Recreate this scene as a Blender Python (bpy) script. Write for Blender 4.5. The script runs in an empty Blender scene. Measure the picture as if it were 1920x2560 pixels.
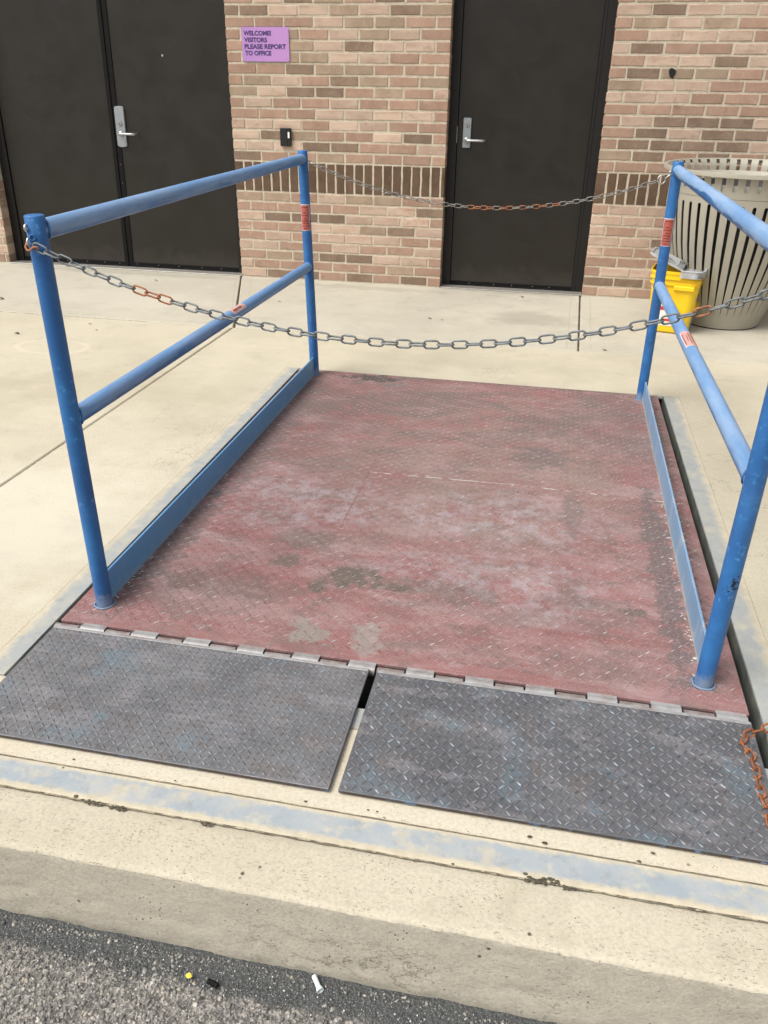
import bpy, math, random
import numpy as np
from mathutils import Matrix, Vector, Euler, noise

random.seed(7)
rng = np.random.default_rng(7)
SC = bpy.context.scene
COL = SC.collection
PI = math.pi

# ------------------------------------------------------------------ camera
YAW, PITCH, ROLL = -0.1924, 0.4851, -0.0148
fw = Vector((math.sin(YAW) * math.cos(PITCH), math.cos(YAW) * math.cos(PITCH), -math.sin(PITCH)))
r0 = Vector((math.cos(YAW), -math.sin(YAW), 0))
d0 = fw.cross(r0)
rt = math.cos(ROLL) * r0 + math.sin(ROLL) * d0
dn = -math.sin(ROLL) * r0 + math.cos(ROLL) * d0
cam_d = bpy.data.cameras.new('camera')
cam = bpy.data.objects.new('camera', cam_d)
COL.objects.link(cam)
M = Matrix.Identity(4)
for i in range(3):
    M[i][0] = rt[i]; M[i][1] = -dn[i]; M[i][2] = -fw[i]
M.translation = Vector((2.289, -5.9585, 1.302))
cam.matrix_world = M
cam_d.sensor_fit = 'HORIZONTAL'
cam_d.sensor_width = 36.0
cam_d.lens = 2025.2 / 1920 * 36.0
cam_d.clip_start = 0.02
cam_d.clip_end = 500
SC.camera = cam

# ------------------------------------------------------------------ sky, sun, exposure
SUN_EL, SUN_AZ = math.radians(55), math.radians(230)      # azimuth clockwise from +Y
W = bpy.data.worlds.new('World'); SC.world = W; W.use_nodes = True
wt = W.node_tree; wt.nodes.clear()
sky = wt.nodes.new('ShaderNodeTexSky'); sky.sky_type = 'NISHITA'; sky.sun_disc = False
sky.sun_elevation = SUN_EL; sky.sun_rotation = SUN_AZ
sky.air_density = 1.0; sky.dust_density = 6.0; sky.ozone_density = 1.0
hs = wt.nodes.new('ShaderNodeHueSaturation'); hs.inputs['Saturation'].default_value = 0.22
bg = wt.nodes.new('ShaderNodeBackground'); bg.inputs['Strength'].default_value = 0.13
wo = wt.nodes.new('ShaderNodeOutputWorld')
wt.links.new(sky.outputs[0], hs.inputs['Color']); wt.links.new(hs.outputs[0], bg.inputs[0]); wt.links.new(bg.outputs[0], wo.inputs[0])
sun_d = bpy.data.lights.new('sun', 'SUN'); sun_d.energy = 1.3; sun_d.angle = math.radians(30); sun_d.color = (1.0, 0.95, 0.87)
sun = bpy.data.objects.new('sun', sun_d); COL.objects.link(sun)
sdir = Vector((math.sin(SUN_AZ) * math.cos(SUN_EL), math.cos(SUN_AZ) * math.cos(SUN_EL), math.sin(SUN_EL)))
sun.rotation_euler = (-sdir).to_track_quat('-Z', 'Y').to_euler()
sun.location = (2, -6, 12)
vs = SC.view_settings
SC.display_settings.display_device = 'sRGB'
vs.view_transform = 'Standard'; vs.look = 'None'; vs.gamma = 1.0; vs.exposure = 0.60; vs.use_curve_mapping = False

# ------------------------------------------------------------------ node helpers
def lin(r, g, b):
    f = lambda c: (c / 255) / 12.92 if c <= 10 else (((c / 255) + 0.055) / 1.055) ** 2.4
    return (f(r), f(g), f(b), 1.0)

class T:
    """small wrapper for building a node tree"""
    def __init__(s, name, rough=0.7, metal=0.0, spec=0.5):
        s.m = bpy.data.materials.new(name); s.m.use_nodes = True
        s.t = s.m.node_tree; s.t.nodes.clear()
        s.o = s.t.nodes.new('ShaderNodeOutputMaterial'); s.b = s.t.nodes.new('ShaderNodeBsdfPrincipled')
        s.t.links.new(s.b.outputs[0], s.o.inputs[0])
        s.b.inputs['Roughness'].default_value = rough; s.b.inputs['Metallic'].default_value = metal
        s.b.inputs['Specular IOR Level'].default_value = spec
    def n(s, ty): return s.t.nodes.new(ty)
    def put(s, inp, v):
        if hasattr(v, 'is_output'): s.t.links.new(v, inp)
        else: inp.default_value = v
    def pos(s):
        if not hasattr(s, '_p'): s._p = s.n('ShaderNodeNewGeometry').outputs['Position']
        return s._p
    def normal_z(s):
        g = s.n('ShaderNodeNewGeometry'); x = s.n('ShaderNodeSeparateXYZ'); s.t.links.new(g.outputs['True Normal'], x.inputs[0]); return x.outputs[2]
    def obj(s): return s.n('ShaderNodeTexCoord').outputs['Object']
    def xyz(s, v):
        x = s.n('ShaderNodeSeparateXYZ'); s.put(x.inputs[0], v); return x.outputs
    def rnd(s): return s.n('ShaderNodeObjectInfo').outputs['Random']
    def attr(s, name):
        a = s.n('ShaderNodeAttribute'); a.attribute_name = name; return a.outputs['Fac']
    def math(s, op, a, b=0.0, c=0.0, clamp=False):
        x = s.n('ShaderNodeMath'); x.operation = op; x.use_clamp = clamp
        s.put(x.inputs[0], a); s.put(x.inputs[1], b); s.put(x.inputs[2], c); return x.outputs[0]
    def vmath(s, op, a, b):
        x = s.n('ShaderNodeVectorMath'); x.operation = op; s.put(x.inputs[0], a); s.put(x.inputs[1], b)
        return x.outputs['Value'] if op in ('LENGTH', 'DISTANCE', 'DOT_PRODUCT') else x.outputs[0]
    def scale(s, v, sc):
        x = s.n('ShaderNodeVectorMath'); x.operation = 'MULTIPLY'; s.put(x.inputs[0], v); x.inputs[1].default_value = sc; return x.outputs[0]
    def noise(s, scale, detail=4, rough=0.55, vec=None, dist=0.0):
        x = s.n('ShaderNodeTexNoise'); x.inputs['Scale'].default_value = scale; x.inputs['Detail'].default_value = detail
        x.inputs['Roughness'].default_value = rough; x.inputs['Distortion'].default_value = dist
        s.put(x.inputs['Vector'], vec if vec is not None else s.pos()); return x.outputs['Fac']
    def voro(s, scale, vec=None, feat='F1', out='Distance'):
        x = s.n('ShaderNodeTexVoronoi'); x.feature = feat; x.inputs['Scale'].default_value = scale
        s.put(x.inputs['Vector'], vec if vec is not None else s.pos()); return x.outputs[out]
    def ramp(s, v, lo, hi, a=0.0, b=1.0):
        x = s.n('ShaderNodeMapRange'); x.interpolation_type = 'SMOOTHSTEP'; x.clamp = True
        s.put(x.inputs[0], v); x.inputs[1].default_value = lo; x.inputs[2].default_value = hi
        x.inputs[3].default_value = a; x.inputs[4].default_value = b; return x.outputs[0]
    def cramp(s, v, stops):
        x = s.n('ShaderNodeValToRGB'); e = x.color_ramp.elements
        while len(e) < len(stops): e.new(0.5)
        for el, (p, c) in zip(e, stops): el.position = p; el.color = c
        s.put(x.inputs[0], v); return x.outputs[0]
    def mix(s, f, a, b, mode='MIX'):
        x = s.n('ShaderNodeMix'); x.data_type = 'RGBA'; x.blend_type = mode
        s.put(x.inputs[0], f); s.put(x.inputs[6], a); s.put(x.inputs[7], b); return x.outputs[2]
    def hsv(s, c, h=0.5, sa=1.0, v=1.0):
        x = s.n('ShaderNodeHueSaturation'); s.put(x.inputs['Color'], c); s.put(x.inputs['Hue'], h); s.put(x.inputs['Saturation'], sa); s.put(x.inputs['Value'], v); return x.outputs[0]
    def blob(s, cx, cy, rx, ry, wob=0.35, nscale=9.0, soft=0.5):
        """soft irregular patch on a horizontal surface, centred at world (cx, cy)"""
        p = s.vmath('SUBTRACT', s.pos(), (cx, cy, 0)); p = s.scale(p, (1 / rx, 1 / ry, 0))
        d = s.vmath('LENGTH', p, (0, 0, 0))
        d = s.math('ADD', d, s.math('MULTIPLY_ADD', s.noise(nscale, 4, 0.6), wob * 3, -wob * 1.5))
        return s.ramp(d, 1.0 + soft * 0.5, 1.0 - soft * 0.5)
    def color(s, c): s.put(s.b.inputs['Base Color'], c); return s
    def rough(s, v): s.put(s.b.inputs['Roughness'], v); return s
    def metal(s, v): s.put(s.b.inputs['Metallic'], v); return s
    def bump(s, h, strength=0.4, dist=0.004):
        x = s.n('ShaderNodeBump'); x.inputs['Strength'].default_value = strength; x.inputs['Distance'].default_value = dist
        s.put(x.inputs['Height'], h)
        if s.b.inputs['Normal'].is_linked: s.t.links.new(s.b.inputs['Normal'].links[0].from_socket, x.inputs['Normal'])
        s.t.links.new(x.outputs[0], s.b.inputs['Normal']); return s

# ------------------------------------------------------------------ materials
def mat_concrete(name, base, stain, pit=0.35, pits_scale=95, grain=0.25):
    t = T(name, 0.9, spec=0.2)
    big = t.noise(0.9, 6, 0.62); mid = t.noise(5.5, 6, 0.65); fine = t.noise(140, 3, 0.6)
    streak = t.noise(1.0, 5, 0.6, t.scale(t.pos(), (3.0, 22.0, 10.0)))
    c = t.mix(t.ramp(big, 0.36, 0.68), base, stain)
    c = t.mix(t.ramp(mid, 0.5, 0.72, 0, 0.55), c, [x * 0.86 for x in stain[:3]] + [1])
    c = t.mix(t.ramp(mid, 0.46, 0.24, 0, 0.5), c, [min(1, x * 1.12) for x in base[:3]] + [1])
    c = t.mix(t.ramp(streak, 0.5, 0.75, 0, 0.25), c, [x * 0.85 for x in stain[:3]] + [1])
    c = t.mix(t.ramp(fine, 0.35, 0.7, 0.0, 0.42), c, [x * 0.66 for x in base[:3]] + [1])
    v = t.voro(pits_scale); gate = t.noise(16, 3, 0.6)
    pits = t.math('MULTIPLY', t.ramp(v, 0.22, 0.1), t.ramp(gate, 0.5, 0.66))
    c = t.mix(t.math('MULTIPLY', pits, pit), c, (0.07, 0.06, 0.045, 1))
    v2 = t.voro(26); g2 = t.noise(3.1, 2, 0.5, t.scale(t.pos(), (1, 1, 1.7)))
    sp = t.math('MULTIPLY', t.ramp(v2, 0.13, 0.06), t.ramp(g2, 0.56, 0.62))
    c = t.mix(t.math('MULTIPLY', sp, pit), c, (0.09, 0.08, 0.06, 1))
    gr = t.noise(230, 4, 0.7, t.scale(t.pos(), (0.55, 1.3, 1.0))); gg = t.noise(9, 4, 0.6)
    c = t.mix(t.math('MULTIPLY', t.ramp(gr, 0.56, 0.68), t.ramp(gg, 0.35, 0.62, 0.25 * grain, grain)), c, (0.16, 0.13, 0.09, 1))
    ck = t.math('MULTIPLY_ADD', t.noise(2.2, 6, 0.7), 0.42, t.noise(0.33, 2, 0.5))
    ck = t.math('ABSOLUTE', t.math('SUBTRACT', ck, 0.72))
    ckm = t.math('MULTIPLY', t.ramp(ck, 0.0022, 0.0006), t.ramp(t.noise(0.8, 2, 0.5), 0.45, 0.6))
    c = t.mix(t.math('MULTIPLY', ckm, 0.45), c, (0.15, 0.13, 0.10, 1))
    t.color(c)
    h = t.math('ADD', t.math('MULTIPLY', fine, 0.6), t.math('MULTIPLY', t.noise(420, 2, 0.5), 0.35))
    h = t.math('SUBTRACT', h, t.math('MULTIPLY', pits, 1.2))
    return t.bump(h, 0.28, 0.003)

C_WALK = (0.50, 0.46, 0.355, 1); C_WALK2 = (0.44, 0.405, 0.32, 1)
t = mat_concrete('concrete_near_wall', (0.50, 0.468, 0.385, 1), (0.43, 0.40, 0.328, 1), 0.45); M_CONC_WALL = t.m
lc = t.b.inputs['Base Color'].links[0].from_socket
for (bx_, by_, rx_, ry_, a_, col_) in [(2.2, -0.75, 0.28, 0.16, 0.5, (0.27, 0.25, 0.20, 1)), (1.0, -0.15, 0.6, 0.06, 0.4, (0.30, 0.275, 0.22, 1)), (-0.9, -0.1, 1.0, 0.07, 0.45, (0.28, 0.26, 0.21, 1)), (1.3, -0.95, 0.5, 0.10, 0.25, (0.36, 0.33, 0.27, 1)), (-0.6, -0.9, 0.6, 0.22, 0.3, (0.55, 0.52, 0.44, 1)), (2.05, -0.03, 0.5, 0.05, 0.5, (0.28, 0.26, 0.21, 1))]:
    lc = t.mix(t.math('MULTIPLY', t.blob(bx_, by_, rx_, ry_, 0.8, 6, 1.0), a_), lc, col_)
t.color(lc)
t = mat_concrete('concrete_walk', (0.525, 0.482, 0.375, 1), (0.445, 0.405, 0.31, 1), 0.4); M_CONC = t.m
lc = t.b.inputs['Base Color'].links[0].from_socket
for (bx_, by_, rx_, ry_, a_, col_) in [(0.6, -3.9, 0.35, 0.45, 0.45, (0.60, 0.57, 0.48, 1)), (0.2, -2.6, 0.5, 0.22, 0.35, (0.36, 0.32, 0.23, 1)), (1.9, -1.75, 0.7, 0.10, 0.3, (0.36, 0.33, 0.25, 1)), (-0.2, -3.0, 0.3, 0.5, 0.3, (0.38, 0.34, 0.25, 1)), (3.2, -2.9, 0.16, 0.5, 0.35, (0.37, 0.33, 0.24, 1)), (0.85, -2.4, 0.1, 0.5, 0.3, (0.38, 0.34, 0.25, 1))]:
    lc = t.mix(t.math('MULTIPLY', t.blob(bx_, by_, rx_, ry_, 0.8, 6, 1.0), a_), lc, col_)
rg = t.math('ABSOLUTE', t.math('SUBTRACT', t.vmath('LENGTH', t.scale(t.vmath('SUBTRACT', t.pos(), (-0.36, -2.02, 0)), (1, 1.6, 0)), (0, 0, 0)), 0.20))
lc = t.mix(t.math('MULTIPLY', t.ramp(rg, 0.028, 0.008), 0.3), lc, (0.62, 0.57, 0.46, 1)); t.color(lc)
t = mat_concrete('concrete_kerb', (0.505, 0.462, 0.365, 1), (0.425, 0.38, 0.288, 1), 1.0, 150, 1.0)
M_KERB = t.m
t = mat_concrete('concrete_kerb_face', (0.48, 0.44, 0.36, 1), (0.40, 0.368, 0.30, 1), 1.0, 90, 0.7); M_KERB_FACE = t.m
lc = t.b.inputs['Base Color'].links[0].from_socket; zk = t.xyz(t.pos())[2]
rd_ = t.math('ABSOLUTE', t.math('SUBTRACT', t.noise(13, 6, 0.7, t.scale(t.pos(), (0.7, 1, 1.3))), 0.5)); ckf = t.math('MULTIPLY', t.ramp(rd_, 0.010, 0.002), t.ramp(t.noise(4.2, 4, 0.65), 0.53, 0.64))
ckf = t.math('MULTIPLY', ckf, t.ramp(zk, -0.04, -0.11)); lc = t.mix(t.math('MULTIPLY', ckf, 0.7), lc, (0.10, 0.085, 0.06, 1))
lc = t.mix(t.math('MULTIPLY', t.ramp(t.math('MULTIPLY_ADD', t.noise(16, 5, 0.7), 0.07, zk), -0.115, -0.155), 0.55), lc, (0.20, 0.185, 0.15, 1))
t.color(lc); t.bump(t.math('SUBTRACT', 1.0, ckf), 0.5, 0.006)
t.bump(t.noise(95, 5, 0.75), 0.5, 0.004)
t = mat_concrete('concrete_ledge', (0.56, 0.515, 0.42, 1), (0.52, 0.46, 0.345, 1), 0.9, 120, 0.5); M_LEDGE = t.m

t = T('joint_dirt', 0.95, spec=0.1); t.color(t.mix(t.ramp(t.noise(60, 4, 0.7), 0.35, 0.65), (0.035, 0.03, 0.022, 1), (0.16, 0.135, 0.095, 1))); t.bump(t.noise(150, 3), 0.6, 0.004); M_DIRT = t.m
t = T('joint_sand', 0.95, spec=0.1); t.color(t.mix(t.ramp(t.noise(45, 5, 0.75), 0.42, 0.62), (0.10, 0.085, 0.06, 1), (0.42, 0.37, 0.27, 1))); M_SAND = t.m

t = T('tooled_groove', 0.95, spec=0.1); t.color(t.mix(t.ramp(t.noise(20, 4, 0.7), 0.35, 0.65), (0.27, 0.245, 0.195, 1), (0.42, 0.39, 0.31, 1))); M_TOOL = t.m
# asphalt
t = T('asphalt', 0.9, spec=0.3)
cell = t.n('ShaderNodeTexVoronoi'); cell.inputs['Scale'].default_value = 150; t.put(cell.inputs['Vector'], t.pos())
sepc = t.n('ShaderNodeSeparateColor'); t.put(sepc.inputs[0], cell.outputs['Color'])
c = t.cramp(sepc.outputs[0], [(0.0, (0.09, 0.086, 0.08, 1)), (0.45, (0.19, 0.18, 0.165, 1)), (0.8, (0.33, 0.305, 0.275, 1)), (1.0, (0.5, 0.465, 0.42, 1))])
c = t.mix(t.ramp(t.noise(500, 2), 0.4, 0.65, 0, 0.6), c, (0.04, 0.038, 0.036, 1))
py = t.xyz(t.pos())[1]; edge = t.math('MULTIPLY_ADD', t.noise(7, 4, 0.6), 0.09, py)
tar = t.ramp(edge, -5.09, -5.065)
tarc = t.mix(t.ramp(t.voro(330), 0.30, 0.16), (0.066, 0.07, 0.07, 1), (0.26, 0.25, 0.24, 1))
t.color(t.mix(tar, c, tarc))
h = t.math('ADD', cell.outputs['Distance'], t.math('MULTIPLY', t.noise(300, 3), 0.5)); t.bump(h, 0.7, 0.006); M_ASPH = t.m
t = T('asphalt_stone', 0.85, spec=0.3)
r = t.attr('tone')
c = t.cramp(r, [(0.0, (0.13, 0.127, 0.122, 1)), (0.3, (0.20, 0.193, 0.182, 1)), (0.62, (0.27, 0.258, 0.24, 1)), (0.84, (0.34, 0.322, 0.295, 1)), (0.94, (0.40, 0.35, 0.28, 1)), (1.0, (0.56, 0.53, 0.48, 1))])
c = t.mix(t.ramp(t.noise(700, 3), 0.4, 0.7, 0, 0.45), c, (0.07, 0.065, 0.06, 1)); t.color(c); t.bump(t.noise(900, 2), 0.3, 0.002); M_STONE = t.m
t = T('seal_grit', 0.6, spec=0.5); t.color(t.cramp(t.attr('tone'), [(0, (0.045, 0.048, 0.048, 1)), (0.7, (0.10, 0.102, 0.10, 1)), (0.9, (0.3, 0.29, 0.28, 1)), (1, (0.65, 0.63, 0.6, 1))])); M_GRIT = t.m

# bricks
def mat_brick(name, a, b, c3, pale=0.0):
    t = T(name, 0.88, spec=0.25)
    off = t.n('ShaderNodeCombineXYZ'); rr = t.rnd(); t.put(off.inputs[0], t.math('MULTIPLY', rr, 40.0)); t.put(off.inputs[1], t.math('MULTIPLY', rr, 17.0))
    p = t.vmath('ADD', t.pos(), off.outputs[0])
    c = t.mix(t.ramp(t.noise(9, 5, 0.6, p), 0.35, 0.66), a, b)
    c = t.mix(t.ramp(t.noise(26, 5, 0.7, p), 0.5, 0.72, 0, 0.7), c, c3)
    c = t.mix(t.ramp(t.noise(190, 3, 0.6, p), 0.5, 0.72, 0, 0.3), c, [x * 0.55 for x in b[:3]] + [1])
    if pale > 0:
        w = t.noise(7, 5, 0.65, t.scale(p, (0.55, 1, 2.2)))
        c = t.mix(t.ramp(w, 0.44, 0.62, 0, pale), c, (0.55, 0.43, 0.325, 1))
    c = t.mix(t.ramp(t.noise(14, 6, 0.75, t.vmath('ADD', p, (5, 9, 2))), 0.56, 0.72, 0, 0.45), c, (0.15, 0.11, 0.08, 1))
    c = t.hsv(c, 0.5, 1.0, t.math('MULTIPLY_ADD', rr, 0.22, 0.89))
    t.color(c); t.bump(t.math('ADD', t.noise(120, 4, 0.7, p), t.math('MULTIPLY', t.noise(30, 3, 0.6, p), 0.8)), 0.35, 0.003)
    return t.m
BR = {
 'O': mat_brick('brick_orange', (0.385, 0.256, 0.188, 1), (0.335, 0.215, 0.156, 1), (0.44, 0.318, 0.242, 1)),
 'P': mat_brick('brick_pale', (0.475, 0.35, 0.272, 1), (0.425, 0.302, 0.23, 1), (0.50, 0.38, 0.285, 1), 0.6),
 'T': mat_brick('brick_tan', (0.37, 0.28, 0.198, 1), (0.30, 0.222, 0.158, 1), (0.42, 0.315, 0.228, 1)),
 'D': mat_brick('brick_dark', (0.25, 0.178, 0.128, 1), (0.20, 0.14, 0.10, 1), (0.31, 0.225, 0.165, 1)),
 'W': mat_brick('brick_whitish', (0.50, 0.37, 0.285, 1), (0.42, 0.27, 0.20, 1), (0.56, 0.46, 0.37, 1), 0.8),
 'S': mat_brick('brick_soldier', (0.135, 0.086, 0.056, 1), (0.105, 0.066, 0.042, 1), (0.165, 0.106, 0.068, 1)),
}
t = T('mortar', 0.95, spec=0.1); t.color(t.mix(t.ramp(t.noise(22, 6, 0.7), 0.35, 0.68), (0.57, 0.51, 0.40, 1), (0.43, 0.38, 0.295, 1))); t.bump(t.noise(160, 4, 0.7), 0.6, 0.004); M_MORTAR = t.m

# doors
t = T('door_bronze_paint', 0.42, spec=0.42); t.color(t.mix(t.noise(2.0, 3), (0.0125, 0.0100, 0.0072, 1), (0.0145, 0.0116, 0.0084, 1))); t.bump(t.noise(420, 2), 0.08, 0.001); t.rough(t.ramp(t.noise(6, 4), 0.3, 0.7, 0.36, 0.5)); lc = t.b.inputs['Base Color'].links[0].from_socket
sc = t.math('MULTIPLY', t.ramp(t.noise(1.0, 5, 0.75, t.scale(t.pos(), (6, 6, 60))), 0.60, 0.68), t.ramp(t.noise(2.2, 3, 0.5), 0.45, 0.62))
lc = t.mix(t.math('MULTIPLY', sc, 0.18), lc, (0.06, 0.068, 0.058, 1)); dz = t.ramp(t.math('MULTIPLY_ADD', t.noise(9, 5, 0.7), -0.35, t.xyz(t.pos())[2]), 0.02, -0.14)
t.color(t.mix(t.math('MULTIPLY', dz, 0.2), lc, (0.085, 0.078, 0.065, 1))); M_DOOR = t.m
t = T('frame_bronze_paint', 0.5, spec=0.35); t.color((0.0095, 0.009, 0.0082, 1)); M_FRAME = t.m
t = T('door_sweep_rubber', 0.75, spec=0.2); t.color((0.0045, 0.0045, 0.0045, 1)); M_RUBBER = t.m
t = T('satin_chrome', 0.38, 0.85); t.color(t.mix(t.noise(60, 3), (0.36, 0.375, 0.38, 1), (0.44, 0.45, 0.45, 1))); M_CHROME = t.m
t = T('lock_plate_metal', 0.5, 0.55); t.color(t.mix(t.noise(25, 4), (0.27, 0.295, 0.315, 1), (0.34, 0.365, 0.385, 1))); M_PLATE = t.m
t = T('sill_metal', 0.5, 0.5); t.color(t.mix(t.noise(30, 4), (0.22, 0.21, 0.19, 1), (0.4, 0.38, 0.34, 1))); M_SILL = t.m
t = T('bright_screw', 0.3, 0.9); t.color((0.45, 0.45, 0.45, 1)); M_SCREW = t.m
t = T('dark_slot', 0.9); t.color((0.01, 0.01, 0.01, 1)); M_BLACK = t.m
t = T('black_plastic', 0.35); t.color((0.012, 0.012, 0.013, 1)); M_BLKPL = t.m
t = T('white_print', 0.6); t.color((0.8, 0.8, 0.78, 1)); M_WHITE = t.m
t = T('purple_sign_face', 0.5); t.color(t.mix(t.ramp(t.noise(3.5, 3), 0.35, 0.65), (0.40, 0.215, 0.50, 1), (0.455, 0.24, 0.52, 1))); M_SIGN = t.m
t = T('sign_lettering', 0.6); t.color((0.055, 0.03, 0.14, 1)); M_LETTER = t.m

# blue paint
def mat_blue(name, chalk_lo, chalk_hi, amount, zc=None, zspan=0.02, patches=False):
    t = T(name, 0.5, spec=0.45)
    p = t.pos()
    n1 = t.noise(6, 6, 0.7); n2 = t.noise(55, 4, 0.7); n3 = t.noise(4, 3, 0.5)
    c = t.mix(t.ramp(n1, 0.38, 0.66), (0.018, 0.10, 0.285, 1), (0.024, 0.145, 0.38, 1))
    c = t.mix(t.math('MULTIPLY', t.ramp(n2, 0.56, 0.7), t.ramp(n3, 0.42, 0.6, 0, 0.85)), c, (0.075, 0.27, 0.56, 1))
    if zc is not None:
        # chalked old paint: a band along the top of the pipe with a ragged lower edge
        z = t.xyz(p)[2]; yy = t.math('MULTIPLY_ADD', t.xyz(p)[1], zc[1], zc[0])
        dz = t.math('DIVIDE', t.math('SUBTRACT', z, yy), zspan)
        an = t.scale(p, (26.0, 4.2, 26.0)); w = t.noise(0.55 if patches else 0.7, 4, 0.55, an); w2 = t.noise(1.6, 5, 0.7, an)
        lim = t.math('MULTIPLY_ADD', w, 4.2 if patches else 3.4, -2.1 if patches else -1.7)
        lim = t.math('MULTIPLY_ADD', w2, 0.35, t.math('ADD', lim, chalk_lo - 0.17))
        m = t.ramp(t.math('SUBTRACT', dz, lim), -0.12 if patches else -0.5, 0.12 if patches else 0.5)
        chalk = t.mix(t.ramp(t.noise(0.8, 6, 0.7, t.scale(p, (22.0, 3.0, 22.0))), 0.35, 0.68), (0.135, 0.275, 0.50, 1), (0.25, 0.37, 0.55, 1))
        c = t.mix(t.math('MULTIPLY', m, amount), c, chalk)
    else:
        m = t.math('MULTIPLY', t.ramp(t.noise(3.4, 5, 0.7), chalk_lo, chalk_hi), amount)
        c = t.mix(m, c, (0.12, 0.235, 0.44, 1))
        ft = t.ramp(t.math('MULTIPLY_ADD', t.noise(30, 5, 0.7), -0.12, t.xyz(p)[2]), 0.0, -0.05)
        c = t.mix(t.math('MULTIPLY', ft, 0.6), c, (0.26, 0.30, 0.33, 1))
    chip = t.math('MULTIPLY', t.ramp(t.noise(95, 4, 0.75), 0.66, 0.70), t.ramp(t.noise(7, 3, 0.5), 0.5, 0.62))
    c = t.mix(t.math('MULTIPLY', chip, 0.8), c, (0.07, 0.05, 0.045, 1))
    t.color(c); t.rough(t.ramp(n1, 0.3, 0.7, 0.42, 0.62)); t.bump(t.math('ADD', n2, t.math('MULTIPLY', t.noise(200, 3), 0.4)), 0.12, 0.002)
    return t
M_POST = mat_blue('blue_paint_post', 0.5, 0.8, 0.22).m
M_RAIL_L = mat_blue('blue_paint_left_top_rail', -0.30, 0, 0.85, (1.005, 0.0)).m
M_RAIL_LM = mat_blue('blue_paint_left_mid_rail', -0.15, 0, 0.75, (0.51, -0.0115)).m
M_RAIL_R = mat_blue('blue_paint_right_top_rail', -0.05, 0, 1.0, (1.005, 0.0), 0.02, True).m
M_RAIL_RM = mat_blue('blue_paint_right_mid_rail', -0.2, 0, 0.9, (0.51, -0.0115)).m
t = mat_blue('blue_paint_toe_board', 0.4, 0.7, 0.5)
z = t.xyz(t.pos())[2]; lc = t.b.inputs['Base Color'].links[0].from_socket
dust = t.ramp(t.math('MULTIPLY_ADD', t.noise(14, 5, 0.65), -0.055, z), 0.0, -0.022)
c = t.mix(t.math('MULTIPLY', dust, 0.75), lc, (0.36, 0.36, 0.32, 1)); t.color(t.mix(0.6, c, (0.15, 0.36, 0.60, 1))); M_TOE = t.m
t = mat_blue('blue_paint_toe_board_faded', 0.35, 0.6, 0.75)
z = t.xyz(t.pos())[2]; lc = t.b.inputs['Base Color'].links[0].from_socket
c = t.mix(0.62, lc, (0.24, 0.36, 0.48, 1))
st = t.noise(5, 5, 0.7, t.scale(t.pos(), (1, 2.2, 0.5)))
c = t.mix(t.ramp(st, 0.5, 0.68, 0, 0.75), c, (0.40, 0.45, 0.48, 1))
dust = t.ramp(t.math('MULTIPLY_ADD', t.noise(14, 5, 0.65), -0.05, z), 0.0, -0.022)
c = t.mix(t.math('MULTIPLY', dust, 0.8), c, (0.5, 0.48, 0.4, 1)); t.color(c); M_TOE_R = t.m

# worn blue-grey steel strips set into the concrete
def mat_strip(name, lo, hi, ylo=None, yhi=None, blue=1.0, side=False):
    t = T(name, 0.7, spec=0.3)
    a = t.mix(t.ramp(t.noise(7, 5, 0.6), 0.35, 0.7), (0.275, 0.318, 0.352, 1), (0.36, 0.375, 0.375, 1))
    a = t.mix(blue, (0.31, 0.325, 0.315, 1), a)
    a = t.mix(t.ramp(t.noise(22, 6, 0.75), 0.5, 0.7, 0, 0.6), a, (0.215, 0.235, 0.245, 1))
    dirt = t.mix(t.ramp(t.noise(30, 4), 0.3, 0.7), (0.51, 0.46, 0.35, 1), (0.43, 0.385, 0.29, 1))
    m = t.noise(13, 6, 0.68)
    if ylo is not None:
        y = t.xyz(t.pos())[1]
        e = t.math('MINIMUM', t.math('SUBTRACT', y, ylo), t.math('SUBTRACT', yhi, y))
        e = t.math('MULTIPLY', e, 2.0 / (yhi - ylo))
        e = t.math('MULTIPLY_ADD', t.noise(19, 10, 0.92), 1.7, t.math('SUBTRACT', e, 0.85))
        edge = t.ramp(e, 0.42, 0.10)
        m = t.math('MAXIMUM', t.math('MULTIPLY', t.ramp(m, lo - 0.05, hi - 0.06), 0.75), edge)
    else:
        m = t.math('MULTIPLY', t.ramp(m, lo, hi), 0.8)
        if side:
            x = t.xyz(t.pos())[0]
            ol = t.math('MINIMUM', t.math('SUBTRACT', x, 1.003), t.math('SUBTRACT', 2.960, x))     # distance from the outer edge
            ol = t.math('MULTIPLY_ADD', t.noise(11, 8, 0.8), 0.085, t.math('SUBTRACT', ol, 0.040))
            m = t.math('MAXIMUM', m, t.ramp(ol, 0.040, 0.006))
    t.color(t.mix(m, a, dirt)); t.bump(t.noise(90, 4, 0.7), 0.3, 0.002)
    return t.m
M_STRIP_F = mat_strip('painted_edge_strip', 0.52, 0.72, -4.905, -4.835)
M_STRIP_S = mat_strip('painted_pit_strip', 0.42, 0.8, blue=0.2, side=True)
t = T('pit_steel', 0.6, spec=0.4); t.color(t.mix(t.ramp(t.noise(16, 5, 0.7), 0.35, 0.7), (0.10, 0.108, 0.10, 1), (0.17, 0.175, 0.16, 1))); M_PIT = t.m

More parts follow.
